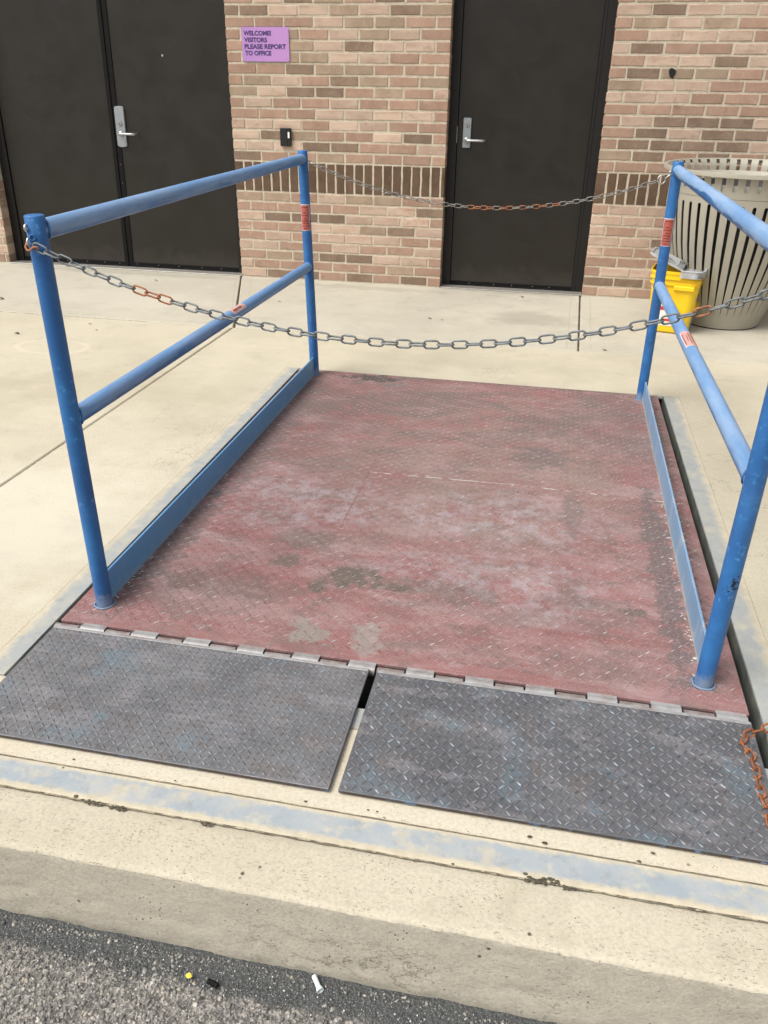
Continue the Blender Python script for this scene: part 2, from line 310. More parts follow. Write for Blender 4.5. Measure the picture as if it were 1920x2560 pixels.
# deck
t = T('deck_red_paint', 0.62, spec=0.35)
p = t.pos()
red = t.mix(t.ramp(t.noise(6, 6, 0.66), 0.34, 0.66), (0.185, 0.068, 0.066, 1), (0.235, 0.096, 0.093, 1))
worn = t.noise(2.8, 8, 0.70, t.scale(p, (0.75, 2.1, 1)), 0.6)
c = t.mix(t.ramp(worn, 0.40, 0.68, 0, 0.72), red, (0.33, 0.245, 0.24, 1))
dk = t.noise(4.4, 8, 0.72, t.scale(t.vmath('ADD', p, (7.3, 3.1, 0)), (0.8, 1.5, 1)), 0.5)
c = t.mix(t.ramp(dk, 0.47, 0.64, 0, 0.8), c, (0.145, 0.098, 0.088, 1))
bl = t.noise(11.0, 8, 0.74, t.scale(t.vmath('ADD', p, (2.3, 8.1, 0)), (0.7, 1.5, 1)), 0.4)
c = t.mix(t.ramp(bl, 0.53, 0.62, 0, 0.62), c, (0.135, 0.09, 0.082, 1))
c = t.mix(t.ramp(bl, 0.45, 0.34, 0, 0.4), c, (0.35, 0.235, 0.235, 1))
cen = t.blob(2.1, -3.0, 0.55, 0.7, 0.5, 3.0, 1.1)
c = t.mix(t.math('MULTIPLY', t.math('MULTIPLY', cen, t.ramp(t.noise(5, 6, 0.7), 0.35, 0.6)), 0.6), c, (0.21, 0.165, 0.135, 1))
bw = t.math('MULTIPLY', t.math('MAXIMUM', t.blob(1.52, -3.55, 0.3, 0.22, 0.6, 5, 0.9), t.math('MAXIMUM', t.blob(2.15, -3.5, 0.4, 0.18, 0.6, 5, 0.9), t.blob(2.25, -3.9, 0.35, 0.15, 0.6, 6, 0.9))), t.ramp(t.noise(17, 6, 0.72), 0.42, 0.64))
c = t.mix(t.math('MULTIPLY', bw, 0.5), c, (0.36, 0.355, 0.385, 1))
for (bx, by, rx, ry, a, col) in [(1.50, -2.155, 0.13, 0.045, 0.95, (0.035, 0.036, 0.032, 1)), (1.60, -2.24, 0.05, 0.03, 0.6, (0.13, 0.13, 0.14, 1)),
        (2.12, -4.0, 0.12, 0.045, 0.5, (0.10, 0.075, 0.06, 1)), (1.80, -3.97, 0.075, 0.045, 0.95, (0.085, 0.073, 0.057, 1)), (1.93, -4.01, 0.05, 0.02, 0.9, (0.08, 0.068, 0.052, 1)), (1.72, -4.05, 0.022, 0.03, 0.9, (0.08, 0.068, 0.052, 1)), (1.60, -3.93, 0.05, 0.03, 0.8, (0.095, 0.078, 0.062, 1)), (2.62, -3.98, 0.035, 0.02, 0.8, (0.085, 0.07, 0.06, 1)), (2.45, -3.42, 0.03, 0.14, 0.55, (0.10, 0.088, 0.08, 1)),
        (1.76, -4.27, 0.05, 0.045, 0.8, (0.21, 0.20, 0.175, 1)), (1.92, -4.26, 0.035, 0.06, 0.75, (0.235, 0.215, 0.195, 1)), (1.48, -4.10, 0.22, 0.05, 0.5, (0.10, 0.07, 0.06, 1)),
        (2.37, -2.62, 0.10, 0.08, 0.5, (0.10, 0.09, 0.085, 1)), (1.60, -3.78, 0.08, 0.05, 0.6, (0.115, 0.088, 0.075, 1)), (2.33, -2.95, 0.09, 0.10, 0.6, (0.09, 0.088, 0.085, 1)), (1.24, -3.0, 0.05, 0.5, 0.6, (0.09, 0.08, 0.075, 1)),
        (2.72, -3.7, 0.035, 0.55, 0.7, (0.075, 0.07, 0.068, 1)), (1.22, -3.9, 0.04, 0.3, 0.6, (0.085, 0.075, 0.07, 1)), (2.6, -2.5, 0.15, 0.35, 0.35, (0.09, 0.07, 0.065, 1))]:
    c = t.mix(t.math('MULTIPLY', t.blob(bx, by, rx * 1.1, ry * 1.1, 0.95, 21, 0.45), a), c, col)
md = t.noise(21.0, 7, 0.75, t.scale(t.vmath('ADD', p, (6, 2, 0)), (0.75, 1.25, 1)))
c = t.mix(t.ramp(md, 0.54, 0.66, 0, 0.5), c, (0.115, 0.08, 0.074, 1)); c = t.mix(t.ramp(md, 0.45, 0.33, 0, 0.38), c, (0.37, 0.29, 0.285, 1))
bk_ = t.math('MULTIPLY', t.ramp(t.noise(3.3, 8, 0.75, t.scale(t.vmath('ADD', p, (1.5, 7, 0)), (0.7, 1.8, 1)), 0.5), 0.46, 0.60), t.ramp(t.xyz(p)[1], -3.4, -2.7, 0.1, 0.75))
c = t.mix(bk_, c, (0.115, 0.09, 0.08, 1))
scr = t.noise(1.0, 4, 0.7, t.scale(p, (9.0, 130.0, 1)), 0.3); scr2 = t.noise(1.0, 4, 0.7, t.scale(t.vmath('ADD', p, (4, 4, 0)), (150.0, 12.0, 1)), 0.4)
c = t.mix(t.ramp(scr, 0.60, 0.70, 0, 0.4), c, (0.42, 0.34, 0.335, 1)); c = t.mix(t.ramp(scr, 0.38, 0.30, 0, 0.35), c, (0.12, 0.07, 0.065, 1)); c = t.mix(t.ramp(scr2, 0.64, 0.72, 0, 0.3), c, (0.40, 0.33, 0.32, 1))
fine = t.noise(260, 3, 0.65)
c = t.mix(t.ramp(fine, 0.44, 0.66, 0, 0.34), c, (0.42, 0.34, 0.33, 1))
c = t.mix(t.ramp(t.noise(120, 4, 0.7), 0.56, 0.76, 0, 0.35), c, (0.14, 0.065, 0.06, 1))
t.color(c); t.bump(t.math('ADD', fine, t.noise(40, 4, 0.6)), 0.25, 0.002); M_DECK = t.m
DECK_C = c
# its lugs: same paint, worn through on the crests, highlights painted by direction
lug = M_DECK.copy(); lug.name = 'deck_lug_worn_lit'
nt = lug.node_tree; b = [n for n in nt.nodes if n.type == 'BSDF_PRINCIPLED'][0]; src = b.inputs['Base Color'].links[0].from_socket
L = T.__new__(T); L.m = lug; L.t = nt; L.b = b
tone = L.attr('tone'); crest = L.attr('crest')
cc = L.cramp(tone, [(0.0, (0.08, 0.055, 0.052, 1)), (0.3, (0.145, 0.088, 0.082, 1)), (0.5, (0.26, 0.17, 0.16, 1)), (0.66, (0.345, 0.255, 0.25, 1)), (0.9, (0.39, 0.325, 0.33, 1)), (1.0, (0.52, 0.50, 0.53, 1))])
m = L.math('MULTIPLY', crest, L.ramp(L.noise(60, 4, 0.6), 0.36, 0.56, 0.4, 1.0)); L.color(L.mix(m, src, cc)); L.b.inputs['Roughness'].default_value = 0.38
M_LUG_R = lug
# bare steel flaps
def mat_flap(name, base, b2, rust, off):
    t = T(name, 0.5, 0.25, spec=0.5)
    p = t.vmath('ADD', t.pos(), off)
    c = t.mix(t.ramp(t.noise(5, 6, 0.62, p), 0.35, 0.66), base, b2)
    c = t.mix(t.ramp(t.noise(8, 7, 0.75, t.scale(p, (1, 2, 1))), 0.50, 0.62, 0, 0.6), c, (0.235, 0.225, 0.24, 1))
    c = t.mix(t.ramp(t.noise(7, 6, 0.7, t.vmath('ADD', p, (3, 5, 0))), 0.52, 0.66, 0, 0.6), c, (0.125, 0.185, 0.225, 1))
    c = t.mix(t.ramp(t.noise(10, 6, 0.72, t.vmath('ADD', p, (9, 1, 0))), 0.52, 0.68, 0, rust), c, (0.165, 0.115, 0.085, 1))
    c = t.mix(t.ramp(t.noise(14, 7, 0.78, t.vmath('ADD', p, (1, 8, 0))), 0.52, 0.66, 0, 0.5), c, (0.085, 0.085, 0.09, 1))
    c = t.mix(t.ramp(t.noise(300, 3, 0.65), 0.5, 0.7, 0, 0.4), c, (0.28, 0.28, 0.29, 1))
    t.color(c); t.rough(t.ramp(t.noise(20, 5), 0.3, 0.7, 0.42, 0.68)); t.bump(t.math('ADD', t.noise(260, 3), t.noise(50, 4, 0.6)), 0.2, 0.002)
    return t
M_FLAP_L = mat_flap('flap_steel_left', (0.120, 0.124, 0.134, 1), (0.160, 0.163, 0.172, 1), 0.3, (0, 0, 0)).m
M_FLAP_R = mat_flap('flap_steel_right', (0.086, 0.092, 0.104, 1), (0.115, 0.121, 0.134, 1), 0.28, (4, 2, 0)).m
def mat_fluglug(name, src):
    g = src.copy(); g.name = name; nt = g.node_tree; b = [n for n in nt.nodes if n.type == 'BSDF_PRINCIPLED'][0]; s = b.inputs['Base Color'].links[0].from_socket
    L = T.__new__(T); L.m = g; L.t = nt; L.b = b
    cc = L.cramp(L.attr('tone'), [(0.0, (0.10, 0.097, 0.10, 1)), (0.3, (0.185, 0.155, 0.14, 1)), (0.6, (0.215, 0.208, 0.212, 1)), (0.95, (0.26, 0.275, 0.29, 1)), (0.985, (0.30, 0.37, 0.42, 1)), (1.0, (0.48, 0.49, 0.50, 1))])
    m = L.math('MULTIPLY', L.attr('crest'), L.ramp(L.noise(50, 4, 0.6), 0.36, 0.58, 0.35, 1.0))
    L.color(L.mix(m, s, cc)); L.metal(0.45); L.rough(0.36); return g
M_LUG_L = mat_fluglug('flap_lug_left', M_FLAP_L); M_LUG_RR = mat_fluglug('flap_lug_right', M_FLAP_R)
t = T('plate_edge_steel', 0.55, 0.4); t.color(t.mix(t.math('MULTIPLY', t.ramp(t.noise(40, 5, 0.7), 0.5, 0.66), t.ramp(t.xyz(t.pos())[0], 1.6, 2.7, 0.25, 1.0)), (0.075, 0.06, 0.052, 1), (0.16, 0.30, 0.55, 1))); M_EDGE = t.m
t = T('hinge_knuckle_light', 0.42, 0.2); t.color(t.mix(t.ramp(t.noise(24, 5, 0.7), 0.4, 0.68), (0.34, 0.345, 0.35, 1), (0.25, 0.22, 0.21, 1))); M_KN1 = t.m
t = T('hinge_knuckle_dull', 0.55, 0.2); t.color(t.mix(t.ramp(t.noise(30, 5, 0.7), 0.36, 0.62), (0.29, 0.275, 0.265, 1), (0.19, 0.145, 0.135, 1))); M_KN2 = t.m
t = T('weld_bead', 0.6, 0.1); t.color(t.mix(t.ramp(t.noise(40, 4, 0.7, t.scale(t.pos(), (0.5, 1, 1))), 0.42, 0.6), (0.17, 0.09, 0.08, 1), (0.45, 0.42, 0.38, 1))); M_WELD = t.m
t = T('weld_bead_dull', 0.7); t.color(t.mix(t.ramp(t.noise(14, 4), 0.4, 0.6), (0.15, 0.075, 0.065, 1), (0.25, 0.13, 0.12, 1))); M_WELD2 = t.m
t = T('weld_spatter', 0.5); t.color((0.5, 0.5, 0.48, 1)); M_SPAT = t.m

# chains
def mat_chain(name, a, b, rust, amt, lo=0.5, rough=0.5, metal=0.55):
    t = T(name, rough, metal)
    c = t.mix(t.ramp(t.noise(60, 4, 0.6), 0.35, 0.65), a, b)
    m = t.math('MULTIPLY', t.ramp(t.noise(45, 4, 0.65), lo, lo + 0.14), amt)
    t.color(t.mix(m, c, rust)); t.metal(t.math('MULTIPLY', t.math('SUBTRACT', 1.0, m), metal)); t.rough(t.ramp(m, 0, 1, rough, 0.85)); t.bump(t.noise(220, 3), 0.3, 0.001)
    return t.m
M_GALV = mat_chain('galvanised_link', (0.115, 0.13, 0.135, 1), (0.20, 0.22, 0.225, 1), (0.12, 0.075, 0.05, 1), 0.5, 0.6, 0.55, 0.3)
M_GALVB = mat_chain('galvanised_link_thin', (0.17, 0.165, 0.15, 1), (0.28, 0.27, 0.25, 1), (0.15, 0.08, 0.05, 1), 0.6, 0.56, 0.5, 0.35)
M_RUSTY = mat_chain('rusty_link', (0.30, 0.115, 0.06, 1), (0.20, 0.085, 0.05, 1), (0.36, 0.15, 0.075, 1), 1.0, 0.4, 0.8, 0.1)
M_RUSTY2 = mat_chain('deep_rust_link', (0.26, 0.09, 0.035, 1), (0.165, 0.06, 0.028, 1), (0.34, 0.125, 0.045, 1), 1.0, 0.45, 0.85, 0.05)
t = T('zinc_ring', 0.35, 0.8); t.color((0.55, 0.54, 0.50, 1)); M_ZINC = t.m

# stickers
t = T('red_sticker', 0.5); t.color(t.mix(t.ramp(t.noise(30, 4), 0.35, 0.65), (0.38, 0.08, 0.055, 1), (0.43, 0.115, 0.085, 1))); M_STK = t.m
t = T('pink_sticker', 0.55); t.color(t.mix(t.ramp(t.noise(30, 4), 0.35, 0.65), (0.58, 0.27, 0.23, 1), (0.60, 0.36, 0.33, 1))); M_STKP = t.m
t = T('sticker_print', 0.6); t.color((0.10, 0.02, 0.018, 1)); M_PRINT = t.m
t = T('sticker_print_faded', 0.6); t.color((0.22, 0.085, 0.075, 1)); M_PRINTF = t.m
t = T('sticker_backing', 0.6); t.color((0.7, 0.66, 0.68, 1)); M_BACK = t.m

# bin, bucket, litter
t = T('beige_enamel', 0.5, spec=0.45); c = t.mix(t.ramp(t.noise(5, 5, 0.6), 0.35, 0.7), (0.36, 0.338, 0.275, 1), (0.33, 0.308, 0.248, 1)); c = t.mix(t.ramp(t.noise(9, 6, 0.7, t.scale(t.pos(), (3, 3, 0.6))), 0.58, 0.75, 0, 0.4), c, (0.24, 0.20, 0.14, 1)); t.color(c); M_BIN = t.m
t = T('bin_liner', 0.55); t.color((0.011, 0.010, 0.0105, 1)); M_LINER = t.m
t = T('yellow_plastic', 0.38, spec=0.5); t.color(t.mix(t.ramp(t.noise(5, 4), 0.35, 0.7), (0.83, 0.56, 0.012, 1), (0.79, 0.50, 0.01, 1))); t.b.inputs['Subsurface Weight'].default_value = 0.0; M_YEL = t.m
t = T('grey_plastic', 0.45); t.color(t.mix(t.ramp(t.noise(14, 5, 0.7), 0.45, 0.7), (0.40, 0.41, 0.425, 1), (0.30, 0.30, 0.30, 1))); M_GREY = t.m
t = T('grey_plastic_dirty', 0.6); t.color(t.mix(t.ramp(t.noise(18, 6, 0.75), 0.42, 0.62), (0.34, 0.345, 0.35, 1), (0.11, 0.105, 0.095, 1))); M_GREYD = t.m
t = T('label_white', 0.5); t.color(t.mix(t.ramp(t.noise(40, 4), 0.45, 0.6), (0.75, 0.73, 0.66, 1), (0.68, 0.62, 0.5, 1))); M_LABW = t.m
t = T('label_red', 0.5); t.color((0.55, 0.03, 0.025, 1)); M_LABR = t.m
t = T('label_grey', 0.5); t.color(t.mix(t.ramp(t.noise(30, 4), 0.45, 0.6), (0.42, 0.42, 0.36, 1), (0.3, 0.31, 0.29, 1))); M_LABG = t.m
t = T('label_blue', 0.5); t.color((0.14, 0.35, 0.52, 1)); M_LABB = t.m
t = T('milky_plastic', 0.35); t.color((0.66, 0.73, 0.74, 1)); M_MILK = t.m
t = T('dry_leaf', 0.8); t.color(t.mix(t.noise(90, 3), (0.05, 0.032, 0.02, 1), (0.11, 0.07, 0.04, 1))); M_LEAF = t.m
t = T('moss', 0.95, spec=0.1); t.color(t.mix(t.ramp(t.noise(160, 4, 0.7), 0.35, 0.65), (0.05, 0.047, 0.035, 1), (0.12, 0.105, 0.075, 1))); M_MOSS = t.m
t = T('yellow_chip', 0.6); t.color((0.8, 0.68, 0.08, 1)); M_CHIP = t.m
t = T('roof_metal', 0.6); t.color((0.05, 0.045, 0.04, 1)); M_ROOF = t.m

# ------------------------------------------------------------------ mesh helpers
class MB:
    def __init__(s): s.v = []; s.f = []; s.mi = []
    def add(s, v, f, mi=0):
        o = len(s.v); s.v += [tuple(map(float, q)) for q in v]; s.f += [tuple(int(i) + o for i in q) for q in f]; s.mi += [mi] * len(f); return s
    def box(s, a, b, mi=0):
        x0, y0, z0 = a; x1, y1, z1 = b
        return s.add([(x0, y0, z0), (x1, y0, z0), (x1, y1, z0), (x0, y1, z0), (x0, y0, z1), (x1, y0, z1), (x1, y1, z1), (x0, y1, z1)],
                     [(3, 2, 1, 0), (4, 5, 6, 7), (0, 1, 5, 4), (1, 2, 6, 5), (2, 3, 7, 6), (3, 0, 4, 7)], mi)
    def cbox(s, a, b, c, mi=0):
        """box with chamfered edges"""
        lo = np.array(a, float); hi = np.array(b, float); V = []; ix = {}
        for sx in (0, 1):
            for sy in (0, 1):
                for sz in (0, 1):
                    for ax in range(3):
                        p = np.array([hi[0] if sx else lo[0], hi[1] if sy else lo[1], hi[2] if sz else lo[2]])
                        for k in range(3):
                            if k != ax: p[k] += -c if (sx, sy, sz)[k] else c
                        ix[(sx, sy, sz, ax)] = len(V); V.append(p)
        F = []
        def g(x, y, z, a): return ix[(x, y, z, a)]
        for d in (0, 1):
            F.append([g(d, 0, 0, 0), g(d, 1, 0, 0), g(d, 1, 1, 0), g(d, 0, 1, 0)][::1 if d else -1])
            F.append([g(0, d, 0, 1), g(0, d, 1, 1), g(1, d, 1, 1), g(1, d, 0, 1)][::1 if d else -1])
            F.append([g(0, 0, d, 2), g(1, 0, d, 2), g(1, 1, d, 2), g(0, 1, d, 2)][::1 if d else -1])
        for p in (0, 1):
            for q in (0, 1):
                e = 1 if p == q else -1
                F.append([g(p, q, 0, 0), g(p, q, 0, 1), g(p, q, 1, 1), g(p, q, 1, 0)][::e])
                F.append([g(p, 0, q, 2), g(p, 0, q, 0), g(p, 1, q, 0), g(p, 1, q, 2)][::e][::-1][::-1] if False else [g(p, 0, q, 0), g(p, 0, q, 2), g(p, 1, q, 2), g(p, 1, q, 0)][::-e])
                F.append([g(0, p, q, 1), g(0, p, q, 2), g(1, p, q, 2), g(1, p, q, 1)][::e])
        for k in [(x, y, z) for x in (0, 1) for y in (0, 1) for z in (0, 1)]:
            e = 1 if (sum(k) % 2) else -1
            F.append([g(*k, 0), g(*k, 1), g(*k, 2)][::e])
        return s.add(V, F, mi)
    def tube(s, pts, r, n=12, closed=False, cap=True, mi=0, up=None):
        P = [Vector(p) for p in pts]; m = len(P); R = r if isinstance(r, (list, tuple)) else [r] * m
        V = []; u = None
        for i in range(m):
            if closed: d = P[(i + 1) % m] - P[i - 1]
            else: d = P[min(i + 1, m - 1)] - P[max(i - 1, 0)]
            d.normalize()
            if u is None:
                u = Vector(up) if up else (Vector((0, 0, 1)) if abs(d.z) < 0.9 else Vector((1, 0, 0)))
            u = (u - d * u.dot(d)).normalized(); w = d.cross(u)
            for k in range(n):
                a = 2 * PI * k / n; V.append(P[i] + (u * math.cos(a) + w * math.sin(a)) * R[i])
        F = []
        for i in range(m if closed else m - 1):
            j = (i + 1) % m
            for k in range(n):
                l = (k + 1) % n; F.append((i * n + k, i * n + l, j * n + l, j * n + k))
        if cap and not closed:
            F.append(tuple(range(n))[::-1]); F.append(tuple((m - 1) * n + k for k in range(n)))
        return s.add(V, F, mi)
    def lathe(s, prof, n=24, c=(0, 0, 0), mi=0, cap=False, axis='z'):
        V = []; F = []
        for (r, z) in prof:
            for k in range(n):
                a = 2 * PI * k / n
                q = (r * math.cos(a), r * math.sin(a), z)
                if axis == 'y': q = (q[0], -q[2], q[1])
                V.append((c[0] + q[0], c[1] + q[1], c[2] + q[2]))
        for i in range(len(prof) - 1):
            for k in range(n):
                l = (k + 1) % n; F.append((i * n + k, i * n + l, (i + 1) * n + l, (i + 1) * n + k))
        if cap: F.append(tuple((len(prof) - 1) * n + k for k in range(n))); F.append(tuple(range(n))[::-1])
        return s.add(V, F, mi)
    def prism(s, poly, z0, z1, ch=0.0, mi=0):
        """vertical prism over a CCW polygon; the top edge gets a chamfer"""
        n = len(poly); P = [Vector((p[0], p[1])) for p in poly]
        ins = []
        for i in range(n):
            a, b, c = P[i - 1], P[i], P[(i + 1) % n]
            d1 = (b - a).normalized(); d2 = (c - b).normalized(); n1 = Vector((-d1.y, d1.x)); n2 = Vector((-d2.y, d2.x))
            k = (n1 + n2); k = k / max(0.3, k.dot(n1)); ins.append(b + k * ch)
        V = [(p.x, p.y, z0) for p in P] + [(p.x, p.y, z1 - ch) for p in P] + [(q.x, q.y, z1) for q in ins]
        F = [tuple(range(n))[::-1], tuple(range(2 * n, 3 * n))]
        for L in (0, 1):
            for i in range(n):
                j = (i + 1) % n; F.append((L * n + i, L * n + j, (L + 1) * n + j, (L + 1) * n + i))
        return s.add(V, F, mi)
    def mesh(s, name, mats, smooth=False):
        me = bpy.data.meshes.new(name); me.from_pydata(s.v, [], s.f)
        for m in (mats if isinstance(mats, (list, tuple)) else [mats]): me.materials.append(m)
        if any(s.mi): me.polygons.foreach_set('material_index', s.mi)
        if smooth: me.polygons.foreach_set('use_smooth', [True] * len(s.f))
        me.update(); return me

def link(name, me, parent=None, loc=None, rot=None):
    o = bpy.data.objects.new(name, me); COL.objects.link(o)
    if parent: o.parent = parent
    if loc is not None: o.location = loc
    if rot is not None: o.rotation_euler = rot
    return o
def part(name, mb, mats, parent, smooth=False, loc=None, rot=None):
    return link(name, mb.mesh(name, mats, smooth), parent, loc, rot)
def thing(name, label=None, cat=None, loc=(0, 0, 0), group=None, kind=None):
    o = bpy.data.objects.new(name, None); COL.objects.link(o); o.location = loc; o.empty_display_size = 0.1
    tag(o, label, cat, group, kind); return o
def tag(o, label=None, cat=None, group=None, kind=None):
    if label: o['label'] = label
    if cat: o['category'] = cat
    if group: o['group'] = group
    if kind: o['kind'] = kind
    return o
def autosmooth(o, ang=40):
    me = o.data; me.polygons.foreach_set('use_smooth', [True] * len(me.polygons))
    me.set_sharp_from_angle(angle=math.radians(ang))
def raw_mesh(name, V, F, mats, attrs=None):
    me = bpy.data.meshes.new(name); V = np.asarray(V, np.float32); F = np.asarray(F, np.int32)
    me.vertices.add(len(V)); me.vertices.foreach_set('co', V.ravel())
    k = F.shape[1]; me.loops.add(F.size); me.loops.foreach_set('vertex_index', F.ravel())
    me.polygons.add(len(F)); me.polygons.foreach_set('loop_start', np.arange(0, F.size, k, dtype=np.int32))
    me.materials.append(mats)
    for nm, (dom, arr) in (attrs or {}).items():
        a = me.attributes.new(nm, 'FLOAT', dom); a.data.foreach_set('value', np.asarray(arr, np.float32))
    me.update(calc_edges=True); me.validate(); return me
def fbm(p, sc, oct=4): return noise.fractal(Vector(p) * sc, 1.0, 2.0, oct)

# ================================================================== GROUND
ASPH_Z = -0.182
# asphalt: fine relief near the kerb, plain sheet beyond
asphalt = thing('asphalt_road', kind='structure')
nx, ny = 150, 60
xs = np.linspace(0.2, 3.6, nx); ys = np.linspace(-5.75, -5.03, ny)
V = []
for y in ys:
    for x in xs:
        e = max(0, min(1, (y + 5.13) / 0.06))
        V.append((x, y, ASPH_Z + 0.004 * fbm((x, y, 0), 14) + e * 0.003))
F = [(j * nx + i, j * nx + i + 1, (j + 1) * nx + i + 1, (j + 1) * nx + i) for j in range(ny - 1) for i in range(nx - 1)]
link('asphalt_surface', raw_mesh('asphalt_surface', V, F, M_ASPH), asphalt)
mb = MB(); mb.box((-60, -90, ASPH_Z - 0.5), (0.2, -5.03, ASPH_Z)); mb.box((3.6, -90, ASPH_Z - 0.5), (60, -5.03, ASPH_Z)); mb.box((0.2, -90, ASPH_Z - 0.5), (3.6, -5.75, ASPH_Z))
part('asphalt_sheet', mb, M_ASPH, asphalt)

def stones(n, xr, yfun, smin, smax, flat, zbase, tone_pow, seed):
    g = np.random.default_rng(seed)
    ico = np.array([(0, 0, 1), (.894, 0, .447), (.276, .851, .447), (-.724, .526, .447), (-.724, -.526, .447), (.276, -.851, .447), (.724, .526, -.447), (-.276, .851, -.447), (-.894, 0, -.447), (-.276, -.851, -.447), (.724, -.526, -.447)], float)
    tri = np.array([(0, 1, 2), (0, 2, 3), (0, 3, 4), (0, 4, 5), (0, 5, 1), (1, 6, 2), (2, 7, 3), (3, 8, 4), (4, 9, 5), (5, 10, 1), (6, 7, 2), (7, 8, 3), (8, 9, 4), (9, 10, 5), (10, 6, 1)])
    Vs, Fs, ts = [], [], []
    x = g.uniform(*xr, n); y = yfun(g, x, n)
    s = smin + (smax - smin) * g.random(n) ** 2.6
    for i in range(n):
        q = ico * (1 + g.normal(0, 0.32, ico.shape)) * np.array([1, g.uniform(.6, 1), flat * g.uniform(.7, 1.2)]) * s[i]
        a = g.uniform(0, 2 * PI); ca, sa = math.cos(a), math.sin(a)
        tx = g.normal(0, 0.3); q = q @ np.array([[1, 0, tx], [0, 1, g.normal(0, .3)], [-tx, 0, 1]])
        q = np.stack([q[:, 0] * ca - q[:, 1] * sa + x[i], q[:, 0] * sa + q[:, 1] * ca + y[i], q[:, 2] + zbase + s[i] * 0.15 + 0.004 * fbm((x[i], y[i], 0), 14)], 1)
        Vs.append(q); Fs.append(tri + len(ico) * i); ts.append(np.full(len(tri), g.random() ** tone_pow))
    return np.concatenate(Vs), np.concatenate(Fs), np.concatenate(ts)
def y_open(g, x, n):
    e = -5.122 + 0.020 * np.sin(x * 5) - 0.012 * np.sin(x * 13 + 1)
    return e - 0.5 * g.random(n) ** 1.0 + np.maximum(0, g.normal(0, .016, n))
V, F, ts = stones(30000, (0.75, 2.75), y_open, 0.0016, 0.0054, 0.75, ASPH_Z - 0.0006, 1.0, 3)
o = link('aggregate', raw_mesh('aggregate', V, F, M_STONE, {'tone': ('FACE', ts)}), asphalt); tag(o, kind='stuff')
def y_edge(g, x, n): return -5.068 + 0.004 * np.sin(x * 21) - np.abs(g.normal(0, 0.008, n))
V, F, ts = stones(700, (0.75, 2.75), y_edge, 0.0015, 0.0042, 0.8, ASPH_Z + 0.003, 1.0, 5)
o = link('edge_gravel', raw_mesh('edge_gravel', V, F, M_STONE, {'tone': ('FACE', ts)}), asphalt); tag(o, kind='stuff')
def y_tar(g, x, n): return -5.10 + g.normal(0, 0.022, n)
V, F, ts = stones(5000, (0.75, 2.75), y_tar, 0.0009, 0.0022, 0.7, ASPH_Z + 0.002, 0.8, 6)
o = link('sealant_grit', raw_mesh('sealant_grit', V, F, M_GRIT, {'tone': ('FACE', ts)}), asphalt); tag(o, kind='stuff')

# kerb : top strip in front of the steel edge, rounded arris, rough battered face
kerb = thing('kerb', kind='structure')
prof = []   # (y, z) from back to front and down
for y in np.linspace(-4.912, -5.03, 10): prof.append((y, 0.0))
for a in np.linspace(0, PI / 2, 5)[1:]: prof.append((-5.034 - 0.010 * math.sin(a), -0.010 + 0.010 * math.cos(a)))
for k in np.linspace(0, 1, 22)[1:]: prof.append((-5.044 - 0.016 * k, -0.010 - (0.21) * k))
xs = np.arange(0.3, 3.61, 0.0125); n = len(xs); m = len(prof)
V = []
for x in xs:
    for j, (y, z) in enumerate(prof):
        w = 0.0016 * fbm((x, y, z), 18, 4)
        if j < 10: q = (x, y + (0.0025 * fbm((x, 3, 0), 25) if j == 0 else 0), z + w * (0.35 if j else 0.0) + (-0.004 if j == 0 else 0) + 0.002)
        elif j < 15: 
            b = 0.0035 * fbm((x, 0, 0), 5, 3) + 0.003 * min(0.1, fbm((x, j * .3, 0), 40, 3)); q = (x, y + b, z + 0.002 - abs(b) * 0.5)
        else:
            rgh = 0.0016 * fbm((x, z, 2), 34, 5) + 0.005 * min(0, fbm((x * 0.6, z * 1.4, 5), 22, 4) + 0.12) * -1 * (1 if z < -0.09 else 0.25)
            q = (x, y + rgh + 0.0035 * fbm((x, 0, 0), 5, 3), z)
        V.append(q)
F = [(i * m + j, i * m + j + 1, (i + 1) * m + j + 1, (i + 1) * m + j) for i in range(n - 1) for j in range(12)]
F2 = [(i * m + j, i * m + j + 1, (i + 1) * m + j + 1, (i + 1) * m + j) for i in range(n - 1) for j in range(12, m - 1)]
o = link('kerb_top', raw_mesh('kerb_top', V, F, M_KERB), kerb); o.data.polygons.foreach_set('use_smooth', [True] * len(F))
o = link('kerb_face', raw_mesh('kerb_face', V, F2, M_KERB_FACE), kerb); o.data.polygons.foreach_set('use_smooth', [True] * len(F2))
mb = MB(); mb.box((-12, -5.05, -0.4), (0.3, -4.912, 0.002)); mb.box((3.6, -5.05, -0.4), (14, -4.912, 0.002)); part('kerb_run', mb, M_KERB, kerb)

# sidewalk slabs
walk = thing('sidewalk', kind='structure')
GAP = 0.005
part('joint_bed', MB().box((-12, -1.45, -0.06), (14, 0.3, -0.012)).box((-12, -4.92, -0.06), (0.99, -1.45, -0.012)).box((2.975, -4.92, -0.06), (14, -1.45, -0.012)).box((0.99, -2.06, -0.06), (2.975, -1.45, -0.012)), M_DIRT, walk)
def slab(poly, m, ch=0.005): return part('concrete_slab', MB().prism(poly, -0.15, 0.0, ch), m, walk)
g = GAP
slab([(-12, -1.385 + g), (0.46 - g, -1.395 + g), (-0.005 - g, -0.004), (-0.005 - g, 0.25), (-12, 0.25)], M_CONC_WALL)
slab([(0.465 + g, -1.395 + g), (2.495 - g, -1.415 + g), (2.527 - g, 0.25), (-0.005 + g, 0.25), (-0.005 + g, -0.004)], M_CONC_WALL)
slab([(2.495 + g, -1.415 + g), (14, -1.385 + g), (14, 0.25), (2.527 + g, 0.25)], M_CONC_WALL)
slab([(-12, -4.828), (0.40 - g, -4.828), (0.44 - g, -2.7), (0.456 - g, -1.40 - g), (-12, -1.385 - g)], M_CONC)
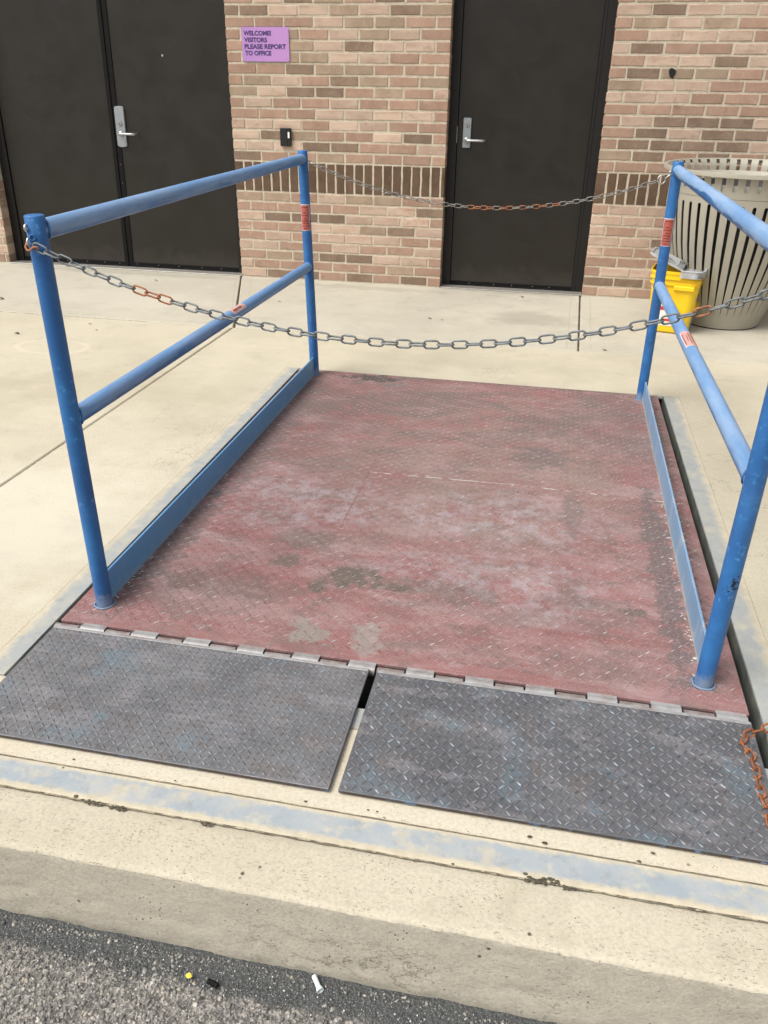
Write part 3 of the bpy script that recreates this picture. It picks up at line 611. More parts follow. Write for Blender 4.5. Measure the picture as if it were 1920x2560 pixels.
# the slab round the pit: one mesh with the opening left in it
x0, x1, y0, y1 = 1.003, 2.960, -4.592, -2.068
mb = MB()
O = [(0.40 + g, -4.828), (14, -4.828), (14, -1.385 - g), (0.456 + g, -1.40 - g), (0.44 + g, -2.7)]
c = 0.005
outer = [(0.40 + g, -4.828), (14, -4.828), (14, -1.385 - g), (0.456 + g, -1.40 - g)]
ins = [(0.40 + g + c, -4.828 + c), (14 - c, -4.828 + c), (14 - c, -1.385 - g - c), (0.456 + g + c, -1.40 - g - c)]
hole = [(x0, y0), (x1, y0), (x1, y1), (x0, y1)]
V = [(*p, -0.15) for p in outer] + [(*p, -c) for p in outer] + [(*p, 0.0) for p in ins] + [(*p, 0.0) for p in hole] + [(*p, -0.15) for p in hole]
F = []
for i in range(4):
    j = (i + 1) % 4
    F += [(i, j, 4 + j, 4 + i), (4 + i, 4 + j, 8 + j, 8 + i), (8 + i, 8 + j, 12 + j, 12 + i), (12 + i, 12 + j, 16 + j, 16 + i)]
part('concrete_slab', mb.add(V, F), M_CONC, walk)
# sandy dirt packed in the long joint beside the lift
def ragged_strip(name, pts, w, z, m, parent, seed, h=0.004, step=0.012):
    gg = random.Random(seed); mb = MB(); V = []; F = []
    P = [Vector(p) for p in pts]; S = []
    for a, b in zip(P[:-1], P[1:]):
        k = max(2, int((b - a).length / step)); S += [a.lerp(b, i / k) for i in range(k)]
    S.append(P[-1])
    for i, q in enumerate(S):
        d = (S[min(i + 1, len(S) - 1)] - S[max(i - 1, 0)]).normalized(); nn = Vector((-d.y, d.x, 0))
        ww = w * max(0.08, 0.6 + 0.9 * fbm((q.x + seed, q.y, 0), 22, 4)); off = w * 0.5 * fbm((q.x, q.y + seed, 3), 15, 3)
        V += [(q + nn * (off - ww)).to_tuple()[:2] + (z,), (q + nn * off).to_tuple()[:2] + (z + h,), (q + nn * (off + ww)).to_tuple()[:2] + (z,)]
    for i in range(len(S) - 1):
        F += [(3 * i, 3 * i + 1, 3 * i + 4, 3 * i + 3), (3 * i + 1, 3 * i + 2, 3 * i + 5, 3 * i + 4)]
    return part(name, mb.add(V, [f[::-1] for f in F]), m, parent)
ragged_strip('joint_filler', [(0.437, -3.2, 0), (0.42, -4.6, 0)], 0.010, -0.004, M_SAND, walk, 4, 0.003)
ragged_strip('joint_filler', [(-6, -1.392, 0), (-0.1, -1.397, 0)], 0.009, -0.004, M_SAND, walk, 9, 0.003, 0.03)
ragged_strip('joint_filler', [(2.6, -1.415, 0), (6, -1.40, 0)], 0.009, -0.004, M_SAND, walk, 12, 0.003, 0.03)
# tooled lines beside the joints
for pts in ([(0.42, -1.36, 0), (-0.02, -0.06, 0)], [(-1.7, -1.335, 0), (0.38, -1.34, 0)], [(2.43, -1.36, 0), (2.46, -0.02, 0)], [(2.56, -1.36, 0), (2.59, -0.02, 0)], [(0.54, -1.36, 0), (0.09, -0.06, 0)]):
    ragged_strip('tooled_line', pts, 0.0018, 0.0004, M_TOOL, walk, int(abs(pts[0][0]) * 10), 0.0004)
# dirt worked into the cracks on each side of the painted edge
ragged_strip('crack_dirt', [(0.4, -4.832, 0), (3.6, -4.832, 0)], 0.0011, 0.0028, M_SAND, walk, 21, 0.001, 0.006)
ragged_strip('crack_dirt', [(0.4, -4.9115, 0), (3.6, -4.9115, 0)], 0.0022, 0.0030, M_SAND, walk, 33, 0.001, 0.006)

# painted steel nosing in front of the pit
edge = thing('edge_strip', 'long blue painted steel strip with worn yellowish edges set along the kerb top', 'steel strip')
part('strip', MB().cbox((-12, -4.9085, -0.1), (14, -4.833, 0.0035), 0.003), M_STRIP_F, edge)

# the pit and its steel angle frame
pit = thing('lift_pit', kind='structure')
mb = MB()
a, b2, c2, d2 = 1.073, 2.885, -4.517, -2.086
mb.add([(a, c2, -0.7), (b2, c2, -0.7), (b2, d2, -0.7), (a, d2, -0.7), (a, c2, -0.01), (b2, c2, -0.01), (b2, d2, -0.01), (a, d2, -0.01)],
       [(0, 1, 2, 3), (0, 4, 5, 1), (1, 5, 6, 2), (2, 6, 7, 3), (3, 7, 4, 0)])
part('pit_lining', mb, M_PIT, pit)
fr = thing('pit_frame', 'worn grey-blue steel angle frame around the lift pit', 'steel frame')
part('frame_strip', MB().cbox((1.0035, -4.588, -0.12), (1.071, -2.072, 0.0006), 0.001), M_STRIP_S, fr)
part('frame_strip', MB().cbox((2.887, -4.588, -0.12), (2.9595, -2.072, 0.0006), 0.001), M_STRIP_S, fr)
part('frame_strip', MB().cbox((1.078, -4.589, -0.12), (2.884, -4.519, 0.0015), 0.003), M_STRIP_S, fr)
part('frame_strip', MB().cbox((1.078, -2.086, -0.12), (2.884, -2.073, 0.0015), 0.003), M_STRIP_S, fr)
part('frame_lining', MB().box((1.0715, -4.516, -0.4), (1.0735, -2.09, -0.004)), M_PIT, fr); part('frame_lining', MB().box((2.8845, -4.516, -0.4), (2.8865, -2.09, -0.002)), M_PIT, fr)
# concrete ledge under the flaps
part('ledge', MB().prism([(1.006, -4.828), (2.957, -4.828), (2.957, -4.592), (1.006, -4.592)], -0.15, 0.0012, 0.003), M_LEDGE, walk)

# ================================================================== BUILDING
CO, LEN, GAPM, DEP = 0.0677, 0.2032, 0.0122, 0.092
_bm = {}
def brick_mesh(w, h, tone, var):
    key = (round(w, 3), round(h, 3), tone, var)
    if key in _bm: return _bm[key]
    g = random.Random(str(key)); hw, hh = w / 2, h / 2; j = 0.0016
    nl, ns = (5, 2) if w > h else (2, 5)
    if w < h * 0.5: nl = 1
    ring = []
    for i in range(nl): ring.append((-hw + w * i / nl, -hh))
    for i in range(ns): ring.append((hw, -hh + h * i / ns))
    for i in range(nl): ring.append((hw - w * i / nl, hh))
    for i in range(ns): ring.append((-hw, hh - h * i / ns))
    ring = [(x + g.uniform(-j, j), z + g.uniform(-j, j)) for x, z in ring]; n = len(ring)
    c = 0.0028
    V = [(x * (1 - c / hw), 0 + g.uniform(-.0004, .0004), z * (1 - c / hh)) for x, z in ring] + [(x, c, z) for x, z in ring] + [(x, DEP, z) for x, z in ring]
    F = [tuple(range(n))]
    for L in (0, 1):
        for i in range(n):
            k = (i + 1) % n; F.append((L * n + k, L * n + i, (L + 1) * n + i, (L + 1) * n + k))
    me = MB().add(V, F).mesh('brick', BR[tone]); _bm[key] = me; return me

ROWS_C = {  # centre wall: courses above (+) and below (-) the soldier band
 14: 'DDPPTPDT', 13: 'OOOPTTOO', 12: 'OTTOPTPO', 11: 'OOTPDPPO', 10: 'OTTTPPOO', 9: 'OODTTOOO', 8: 'OTPODTOT', 7: 'TPDDOTOW', 6: 'OPOOPOOO', 5: 'OOOPPPPO', 4: 'WPPOPPOO', 3: 'PDTOOPDO', 2: 'WPPDDOOP', 1: 'DOOTOOOO',
 -1: 'TTOPTTOO', -2: 'OOOOOPWD', -3: 'PDDDPPWO', -4: 'WOOPPTDP', -5: 'OPOPPPOO', -6: 'WPOOPOOP', -7: 'OTTDDPPO', -8: 'POOOOOTO', -9: 'PDDODOD' + 'O'}
ROWS_R = {14: 'PDPPP', 13: 'OTPTO', 12: 'OPPPO', 11: 'WDOOP', 10: 'OPPDP', 9: 'ODTTO', 8: 'TPPOO', 7: 'WPPOO', 6: 'OOOOO', 5: 'OPDDDP', 4: 'ODPDD', 3: 'ODDDD', 2: 'TDODO', 1: 'OOOOD',
 -1: 'OPPO', -2: 'PPOP', -3: 'POPO', -4: 'PPDO', -5: 'WOOO', -6: 'OOOP', -7: 'OPPO', -8: 'DDOO', -9: 'OPOO'}
def brick_wall(name, label, X0, X1, rows, half_first, seed, z_single=1.93, shear=0.0, x_single=(-99, 99)):
    """X0..X1 wall face at y=0. Bricks that show are single objects, the courses above are one joined part."""
    g = random.Random(seed)
    w = thing(name, label, 'brick wall', (0, 0, 0))
    mtr = MB().box((X0 + 0.0035, 0.0030, -0.02), (X1 - 0.0035, 0.24, 4.2))
    if shear:
        mtr.v = [(x + shear * z, y, z) for x, y, z in mtr.v]
    part('mortar', mtr, M_MORTAR, w)
    far = MB(); tones = list('OPTDWS')
    def put(xc, zc, bw, bh, tone):
        xc2 = xc + shear * zc
        jx, jz, jy = g.uniform(-.0012, .0012), g.uniform(-.0009, .0009), g.uniform(-.0012, .0012)
        if zc < z_single and x_single[0] < xc < x_single[1]:
            o = link('brick', brick_mesh(bw, bh, tone, g.randint(0, 3)), w, (xc2 + jx, jy, zc + jz), (g.uniform(-.004, .004), g.uniform(-.004, .004), g.uniform(-.006, .006)))
        else:
            me = brick_mesh(bw, bh, tone, 0)
            far.add([(v.co.x + xc2, v.co.y, v.co.z + zc) for v in me.vertices], [tuple(p.vertices) for p in me.polygons], tones.index(tone))
    pick = lambda: g.choice('OOOOOPPPTTDD')
    def course(row, zc):
        half = (row % 2 == 0) == half_first
        x = X0; k = 0; s = rows.get(row, '')
        while x < X1 - 0.02:
            L = LEN / 2 if (half and k == 0) else LEN
            e = min(x + L, X1)
            if X1 - e < 0.03: e = X1
            a = x + (0 if x == X0 else GAPM / 2); b = e - (0 if e == X1 else GAPM / 2)
            tone = s[k] if k < len(s) else pick()
            put((a + b) / 2, zc, b - a, CO - GAPM, tone); x = e; k += 1
    for r in range(1, 10): course(-r, (9 - r + 0.5) * CO + 0.002)
    n = int(round((X1 - X0) / CO - 0.2)); x = X0
    while x < X1 - 0.012:
        e = min(x + CO, X1); a = x + (0 if x == X0 else GAPM / 2); b = e - (0 if e == X1 else GAPM / 2)
        put((a + b) / 2, 10.5 * CO, b - a, 3 * CO - GAPM, 'S'); x = e
    for r in range(1, 50): course(r, (12 + r - 0.5) * CO)
    if far.v:
        o = part('brick_courses', far, [BR[k] for k in tones], w); tag(o, kind='stuff')
    return w
wall_c = brick_wall('brick_wall', 'narrow brick wall between the two dark doors, behind the purple sign', 0.0, 1.518, ROWS_C, True, 11)
wall_r = brick_wall('brick_wall', 'brick wall right of the single door, behind the beige trash can', 2.533, 9.0, ROWS_R, False, 12, x_single=(-99, 4.3))
wall_l = brick_wall('brick_wall', 'sliver of brick wall left of the double doors at the picture edge', -9.0, -1.955, {}, False, 13, z_single=1.5, shear=0.02, x_single=(-2.6, 0))
# small dark scorch spot on one brick
spot = MB(); pts = [(0.020 * math.cos(a) * (1 + 0.25 * math.sin(3 * a)), 0.030 * math.sin(a) * (1 + 0.2 * math.cos(2 * a + 1))) for a in np.linspace(0, 2 * PI, 17)[:-1]]
spot.add([(x, -0.0032, z) for x, z in pts] + [(x * .9, -0.0042, z * .9) for x, z in pts], [tuple(range(16, 32))] + [((i + 1) % 16, i, 16 + i, 16 + (i + 1) % 16) for i in range(16)])
o = part('brick_stain', spot, M_BLACK, wall_r, loc=(2.909, 0, 1.39))
# lintels over the openings and the roof edge above (outside the picture)
lint = thing('lintel_wall', 'brick wall above the two door openings', 'brick wall')
for (a, b) in ((-1.93, 0.0), (1.518, 2.533)):
    part('mortar', MB().box((a + 0.002, 0.004, 2.18), (b - 0.002, 0.24, 4.2)), M_MORTAR, lint)
    far = MB(); g = random.Random(int(a * 10))
    for r in range(30):
        z = 2.18 + CO * (r + .5); x = a + (0 if r % 2 else -0.1)
        while x < b:
            p, q = max(a, x), min(b, x + LEN)
            if q - p > 0.03:
                me = brick_mesh(LEN - GAPM, CO - GAPM, 'O', 0); k = (q - p - GAPM) / (LEN - GAPM); mi = g.choice([0, 0, 0, 1, 1, 2, 3])
                far.add([((p + q) / 2 + v.co.x * k, v.co.y, z + v.co.z) for v in me.vertices], [tuple(f.vertices) for f in me.polygons], mi)
            x += LEN
    o = part('brick_courses', far, [BR[k] for k in 'OPTDW'], lint); tag(o, kind='stuff')
part('roof_fascia', MB().box((-9, -0.12, 4.2), (9, 9, 4.4)), M_ROOF, lint)

# ---------------------------------------------------------------- doors
def shear_mb(mb, k):
    mb.v = [(x + k * z, y, z) for x, y, z in mb.v]; return mb
def lever_set(parent_leaf, px, zt, zb, w, y, rounded, lever_to, zc, zl, k, direction=1):
    """escutcheon + cylinder + lever, px = plate centre x at its bottom"""
    n = 7; pts = []
    if rounded:
        for a in np.linspace(0, PI, n): pts.append((w / 2 * math.cos(a), zt - 0.012 + 0.012 * math.sin(a)))
        for a in np.linspace(PI, 2 * PI, n): pts.append((w / 2 * math.cos(a), zb + 0.012 + 0.012 * math.sin(a)))
    else:
        r = 0.006
        for cx, cz, a0 in ((w / 2 - r, zt - r, 0), (-w / 2 + r, zt - r, PI / 2), (-w / 2 + r, zb + r, PI), (w / 2 - r, zb + r, 1.5 * PI)):
            for a in np.linspace(a0, a0 + PI / 2, 4): pts.append((cx + r * math.cos(a), cz + r * math.sin(a)))
    m = len(pts); cz = (zt + zb) / 2
    V = [(px + x, y, z) for x, z in pts] + [(px + x, y - 0.011, z) for x, z in pts] + [(px + x * .93, y - 0.014, cz + (z - cz) * .985) for x, z in pts]
    F = [tuple(2 * m + i for i in range(m))]
    for L in (0, 1):
        for i in range(m): j = (i + 1) % m; F.append((L * m + j, L * m + i, (L + 1) * m + i, (L + 1) * m + j)[::-1])
    F = [tuple(range(2 * m, 3 * m))[::-1]] + F[1:]
    part('lock_plate', shear_mb(MB().add(V, F), k), M_PLATE, parent_leaf)
    mb = MB().lathe([(0.0175, -0.012), (0.0175, 0.016), (0.0155, 0.019), (0.006, 0.019), (0.0058, 0.017)], 20, (px, y - 0.0, zc), axis='y', cap=True)
    o = part('lock_cylinder', shear_mb(mb, k), M_CHROME, parent_leaf); autosmooth(o)
    mb = MB().box((px - 0.0018, y - 0.0205, zc - 0.010), (px + 0.0018, y - 0.017, zc - 0.001)); part('keyhole', shear_mb(mb, k), M_BLACK, parent_leaf)
    mb = MB().lathe([(0.017, 0.0), (0.017, 0.020), (0.012, 0.024)], 18, (px, y - 0.0, zl), axis='y', cap=True)
    x1 = lever_to
    path = [(px, y - 0.01, zl), (px, y - 0.045, zl), (px + 0.004, y - 0.054, zl), (px + 0.014, y - 0.060, zl)] + [(px + 0.014 + (x1 - px - 0.030) * q, y - 0.061, zl) for q in (0.3, 0.7, 1.0)] + [(x1 - 0.006, y - 0.056, zl), (x1, y - 0.045, zl), (x1, y - 0.022, zl)]
    mb.tube(path, 0.0085, 12); o = part('lever_handle', shear_mb(mb, k), M_CHROME, parent_leaf); autosmooth(o, 50)

def sweep(leaf, xa, xb, y, z0, z1, screws, k):
    mb = MB().cbox((xa, y - 0.008, z0 + 0.014), (xb, y, z1), 0.002); mb.cbox((xa, y - 0.014, z0 + 0.001), (xb, y - 0.001, z0 + 0.0145), 0.003)
    part('door_sweep', shear_mb(mb, k), M_RUBBER, leaf)
    for s in screws:
        o = part('screw', shear_mb(MB().lathe([(0.003, 0), (0.0026, 0.0016), (0.0, 0.0022)], 8, (s, y - 0.0075, z1 - 0.012), axis='y'), k), M_SCREW, leaf)

# single door
d2 = thing('single_door', 'single dark bronze steel door right of the purple sign with lever handle', 'door')
YF, YD = 0.088, 0.100
mb = MB().box((1.519, YF, 0.0), (1.578, 0.2, 2.14)).box((2.476, YF, 0.0), (2.532, 0.2, 2.14)).box((1.578, YF, 2.10), (2.476, 0.2, 2.14)).box((1.519, 0.16, 2.14), (2.532, 0.2, 2.19))
mb.box((2.4585, YF - 0.004, 0.004), (2.4755, YD - 0.002, 2.10)); part('door_frame', mb, M_FRAME, d2)
leaf = part('door_leaf', MB().cbox((1.5805, YD, 0.006), (2.458, 0.15, 2.097), 0.002), M_DOOR, d2)
part('hinge_stile', MB().cbox((2.462, YD - 0.001, 0.006), (2.4735, YD + 0.003, 2.097), 0.001), M_DOOR, leaf)
lever_set(leaf, 1.6445, 1.114, 0.929, 0.054, YD, False, 1.768, 1.073, 0.977, 0.0)
sweep(leaf, 1.584, 2.466, YD, 0.002, 0.036, [1.72, 1.90, 2.03, 2.18, 2.30], 0)
part('strike_gap', MB().box((1.5765, YF - 0.0015, 0.96), (1.5795, YF + 0.002, 1.06)), M_SILL, leaf)
part('threshold', MB().cbox((1.519, -0.012, 0.0), (2.532, YF - 0.001, 0.007), 0.003), M_SILL, d2)
part('backing', MB().box((1.519, 0.2, 0), (2.532, 0.25, 2.19)), M_FRAME, d2)
# double door (the opening leans a little, as in the photograph)
K = 0.022
d1 = thing('double_door', 'pair of dark bronze steel doors at left with black strip between the leaves', 'double door')
mb = MB().box((-1.953, YF, 0.0), (-1.885, 0.2, 2.14)).box((-0.058, YF, 0.0), (-0.001, 0.2, 2.14)).box((-1.885, YF, 2.10), (-0.058, 0.2, 2.14)).box((-1.953, 0.16, 2.14), (-0.001, 0.2, 2.19))
part('door_frame', shear_mb(mb, K), M_FRAME, d1)
lf = part('door_leaf', shear_mb(MB().cbox((-1.883, YD, 0.006), (-0.990, 0.15, 2.097), 0.002), K), M_DOOR, d1)
rf = part('door_leaf', shear_mb(MB().cbox((-0.940, YD, 0.006), (-0.060, 0.15, 2.097), 0.002), K), M_DOOR, d1)
mb = MB().cbox((-1.004, YD - 0.010, 0.004), (-0.972, YD + 0.004, 2.097), 0.003).cbox((-0.9695, YD - 0.006, 0.004), (-0.932, YD + 0.004, 2.097), 0.003)
o = part('astragal', shear_mb(mb, K), M_RUBBER, d1)
for z in (0.12, 0.32, 0.46, 0.62, 0.75, 0.98): part('screw', shear_mb(MB().lathe([(0.0026, 0), (0.0022, 0.0016), (0, 0.002)], 8, (-0.953 + (0.0 if int(z * 100) % 4 else -0.03), YD - 0.0065, z), axis='y'), K), M_SCREW, o)
lever_set(rf, -0.918, 1.142, 0.869, 0.074, YD, True, -0.792, 1.028, 0.960, K)
sweep(rf, -0.935, -0.062, YD, 0.002, 0.040, [-0.90, -0.72, -0.55, -0.36, -0.20], K); sweep(lf, -1.88, -0.995, YD, 0.002, 0.040, [-1.7, -1.5, -1.33, -1.18, -1.05], K)
part('peephole', shear_mb(MB().lathe([(0.008, 0), (0.0075, 0.003), (0.004, 0.004), (0.0035, 0.002)], 14, (-0.548, YD, 1.462), axis='y', cap=True), K), M_CHROME, rf)
part('threshold', MB().cbox((-1.955, -0.012, 0.0), (-0.001, YF - 0.001, 0.007), 0.003), M_SILL, d1)
part('backing', MB().box((-1.96, 0.2, 0), (-0.001, 0.25, 2.19)), M_FRAME, d1)

# ---------------------------------------------------------------- wall fittings
def rrect(w, h, r, n=5):
    pts = []
    for cx, cz, a0 in ((w / 2 - r, h / 2 - r, 0), (-w / 2 + r, h / 2 - r, PI / 2), (-w / 2 + r, -h / 2 + r, PI), (w / 2 - r, -h / 2 + r, 1.5 * PI)):
        for a in np.linspace(a0, a0 + PI / 2, n): pts.append((cx + r * math.cos(a), cz + r * math.sin(a)))
    return pts
def plate(pts, y0, y1):
    m = len(pts); V = [(x, y0, z) for x, z in pts] + [(x, y1, z) for x, z in pts]     # y1 is the front (smaller)
    F = [tuple(range(m, 2 * m))] + [((i + 1) % m, i, m + i, m + (i + 1) % m) for i in range(m)]
    return MB().add(V, [F[0]] + F[1:])
sign = thing('wall_sign', 'purple plastic sign greeting visitors on the brick wall', 'sign', (0.277, -0.003, 1.531))
part('sign_panel', plate(rrect(0.328, 0.200, 0.012), 0.002, -0.004), M_SIGN, sign)
def text_mesh(s, size, bold, name='lettering'):
    cu = bpy.data.curves.new('txt', 'FONT'); cu.body = s; cu.size = size; cu.offset = bold; cu.resolution_u = 4; cu.extrude = 0.0003
    ob = bpy.data.objects.new('txt', cu); COL.objects.link(ob)
    dg = bpy.context.evaluated_depsgraph_get(); dg.update()
    me = bpy.data.meshes.new_from_object(ob.evaluated_get(dg)); bpy.data.objects.remove(ob); bpy.data.curves.remove(cu); me.name = name; return me
for i, (s, x, wid) in enumerate([('WELCOME!', -0.150, 0.192), ('VISITORS', -0.148, 0.161), ('PLEASE REPORT', -0.147, 0.290), ('TO OFFICE', -0.145, 0.184)]):
    me = text_mesh(s, 0.0365, 0.0015); me.materials.append(M_LETTER)
    xx = [v.co.x for v in me.vertices]; k = wid / (max(xx) - min(xx)); mn = min(xx)
    for v in me.vertices: v.co.x = (v.co.x - mn) * k
    link('lettering', me, sign, (x, -0.0046, 0.052 - 0.0385 * i), (PI / 2, 0, 0))
rd = thing('card_reader', 'small black card reader with a white strip on the brick wall', 'card reader', (0.3945, -0.003, 0.972))
part('reader_body', MB().cbox((-0.038, -0.019, -0.058), (0.038, 0.006, 0.058), 0.003), M_BLKPL, rd)
part('reader_slot', MB().cbox((0.006, -0.0215, -0.054), (0.014, -0.0185, 0.054), 0.001), M_BLACK, rd)
part('indicator_strip', MB().cbox((0.0185, -0.0215, -0.006), (0.0315, -0.0185, 0.032), 0.0008), M_WHITE, rd)

# ================================================================== THE LIFT
LX0, LX1, LY0, LY1 = 1.090, 2.857, -4.357, -2.096
lift = thing('dock_lift', 'rusty red tread plate lift platform with blue pipe guard rails', 'lift platform', (1.97, -3.2, 0))
OFF = Vector((-1.97, 3.2, 0))
def lp(name, mb, mats, parent=None, smooth=False):
    mb.v = [(x + OFF.x, y + OFF.y, z + OFF.z) for x, y, z in mb.v]
    return part(name, mb, mats, parent or lift, smooth)
DZ = 0.008
deck = lp('deck_plate', MB().cbox((LX0 - 0.002, LY0, -0.002), (LX1, LY1, DZ), 0.0015), M_DECK)
lp('deck_skirt', MB().box((LX0 + 0.004, LY0 + 0.02, -0.30), (LX0 + 0.012, LY1 - 0.01, -0.0045)).box((LX1 - 0.012, LY0 + 0.02, -0.30), (LX1 - 0.004, LY1 - 0.01, -0.0045)).box((LX0 + 0.012, LY0 + 0.02, -0.30), (LX1 - 0.012, LY0 + 0.03, -0.0045)), M_PIT)

def lugs(x0, x1, y0, y1, z, cell, L, Wd, H, mat, parent, name, seed, bright=1.0, ang=PI / 4, skip=None, lit_bias=0.0):
    g = np.random.default_rng(seed)
    th = np.linspace(0, 2 * PI, 9)[:-1]
    bx = np.sign(np.cos(th)) * np.abs(np.cos(th)) ** 1.0 * L / 2; by = np.sin(th) * Wd / 2 * (0.75 + 0.25 * np.abs(np.sin(th)))
    base = np.stack([bx, by, 0 * bx], 1); top = np.stack([bx * .62, by * .30, 0 * bx + H], 1); mid = np.stack([bx * .86, by * .72, 0 * bx + H * .72], 1)
    U = np.concatenate([base, mid, top])
    Q = [(i, (i + 1) % 8, 8 + (i + 1) % 8, 8 + i) for i in range(8)] + [(8 + i, 8 + (i + 1) % 8, 16 + (i + 1) % 8, 16 + i) for i in range(8)] + [(16, 17, 18, 19), (16, 19, 20, 23), (20, 21, 22, 23)]
    Q = np.array(Q); cr = np.concatenate([np.zeros(8), np.full(8, .55), np.ones(8)])
    Vs, Fs, ts, cs = [], [], [], []; k = 0
    nxx = int((x1 - x0) / cell); nyy = int((y1 - y0) / cell)
    for j in range(nyy):
        for i in range(nxx):
            cx = x0 + (i + .5) * (x1 - x0) / nxx; cy = y0 + (j + .5) * (y1 - y0) / nyy
            if skip and skip(cx, cy): continue
            a = ang if (i + j) % 2 else -ang
            ca, sa = math.cos(a), math.sin(a)
            w = U.copy(); wear = 0.75 + 0.25 * g.random(); w[:, 2] *= wear
            q = np.stack([w[:, 0] * ca - w[:, 1] * sa + cx, w[:, 0] * sa + w[:, 1] * ca + cy, w[:, 2] + z], 1)
            Vs.append(q); Fs.append(Q + 24 * k); ts.append(np.full(len(Q), np.clip((g.random() * (1 - lit_bias) + (lit_bias if (i + j) % 2 else 0.0)) * bright, 0, 1))); cs.append(cr); k += 1  # one lug direction toned lighter, the other darker: painted highlight and shade
    V = np.concatenate(Vs) + np.array(OFF); me = raw_mesh(name, V, np.concatenate(Fs), mat, {'tone': ('FACE', np.concatenate(ts)), 'crest': ('POINT', np.concatenate(cs))})
    o = link(name, me, parent); tag(o, kind='stuff'); me.polygons.foreach_set('use_smooth', [True] * len(me.polygons)); return o
CELL = 0.0212
lugs(LX0 + 0.012, LX1 - 0.012, LY0 + 0.034, LY1 - 0.014, DZ - 0.0002, CELL, 0.0205, 0.0044, 0.0021, M_LUG_R, deck, 'tread_lugs', 1, lit_bias=0.55)

# weld seams of the four deck plates
def bead(pts, w, h, m, seed, step=0.008):
    mb = MB(); V = []; F = []; P = [Vector(p) for p in pts]; S = []
    for a, b in zip(P[:-1], P[1:]):
        k = int((b - a).length / step); S += [a.lerp(b, i / k) for i in range(k)]
    S.append(P[-1])
    for i, q in enumerate(S):
        d = (S[min(i + 1, len(S) - 1)] - S[max(i - 1, 0)]).normalized(); nn = Vector((-d.y, d.x, 0)); ww = w * (0.75 + 0.5 * abs(fbm((q.x * 3, q.y * 3, seed), 20)))
        for s, zz in ((-1, 0), (-.5, .8), (.5, .8), (1, 0)): V.append(q + nn * s * ww + Vector((0, 0, h * zz * (0.7 + 0.3 * math.sin(i * 2.1)))))
    for i in range(len(S) - 1):
        for k in range(3): F.append((4 * i + k, 4 * i + 4 + k, 4 * i + 5 + k, 4 * i + 1 + k)[::-1])
    return lp('weld_seam', mb.add(V, F), m, deck)
bead([(1.70, -3.243, DZ), (2.25, -3.232, DZ), (2.856, -3.256, DZ)], 0.0035, 0.0016, M_WELD, 1)
bead([(1.20, -3.235, DZ), (1.69, -3.243, DZ)], 0.0022, 0.001, M_WELD2, 2)
bead([(1.702, -2.96, DZ), (1.700, -3.79, DZ)], 0.0022, 0.001, M_WELD2, 3)

# hinge: alternating knuckles
KB = [1.081 + i * (2.852 - 1.081) / 24 for i in range(25)]
hy, hz, hr = -4.3725, -0.0055, 0.0150
def knuckle(xa, xb, m, parent, up, seed):
    mb = MB(); mb.tube([(xa, hy, hz + up), (xb, hy, hz + up)], hr, 14)
    return mb
flapL = lp('flap_plate', MB().cbox((1.092, -4.789, 0.0055), (1.953, -4.390, 0.0145), 0.0012), [M_FLAP_L, M_EDGE]); tag(flapL, 'left hinged grey tread plate flap')
flapR = lp('flap_plate', MB().cbox((1.973, -4.787, 0.0055), (2.853, -4.390, 0.0145), 0.0012), [M_FLAP_R, M_EDGE]); tag(flapR, 'right hinged grey tread plate flap')
for f in (flapL, flapR):
    for p in f.data.polygons:
        if abs(p.normal.z) < 0.6: p.material_index = 1
for i in range(24):
    a, b = KB[i] + 0.0021, KB[i + 1] - 0.0021
    if i == 11: b -= 0.001
    light = (i % 2 == 1)
    if light:
        mb = MB().tube([(a, hy, hz), (b, hy, hz)], hr, 16)
        mb.cbox((a, hy - 0.001, DZ - 0.008), (b, LY0 + 0.004, DZ - 0.0006), 0.001)
        o = lp('hinge_knuckle', mb, M_KN1, deck)
    else:
        par = flapL if (a + b) / 2 < 1.96 else flapR
        mb = MB().tube([(a + .0006, hy - 0.0028, hz), (b - .0006, hy - 0.0028, hz)], hr - 0.0012, 16)
        mb.cbox((a + .0012, -4.391, 0.000), (b - .0012, hy - 0.002, 0.0068), 0.001)
        o = lp('hinge_knuckle', mb, M_KN2, par)
    autosmooth(o)
lp('hinge_weld', MB().cbox((1.094, -4.400, 0.0142), (1.951, -4.3905, 0.0152), 0.0005), M_KN1, flapL)
lp('hinge_weld', MB().cbox((1.975, -4.400, 0.0142), (2.851, -4.3905, 0.0152), 0.0005), M_KN1, flapR)
lugs(1.098, 1.950, -4.784, -4.400, 0.0143, 0.0165, 0.0158, 0.0060, 0.0022, M_LUG_L, flapL, 'tread_lugs', 4, 0.985, lit_bias=0.2)
lugs(1.977, 2.849, -4.783, -4.400, 0.0143, 0.0165, 0.0178, 0.0058, 0.0025, M_LUG_RR, flapR, 'tread_lugs', 5, 1.0)

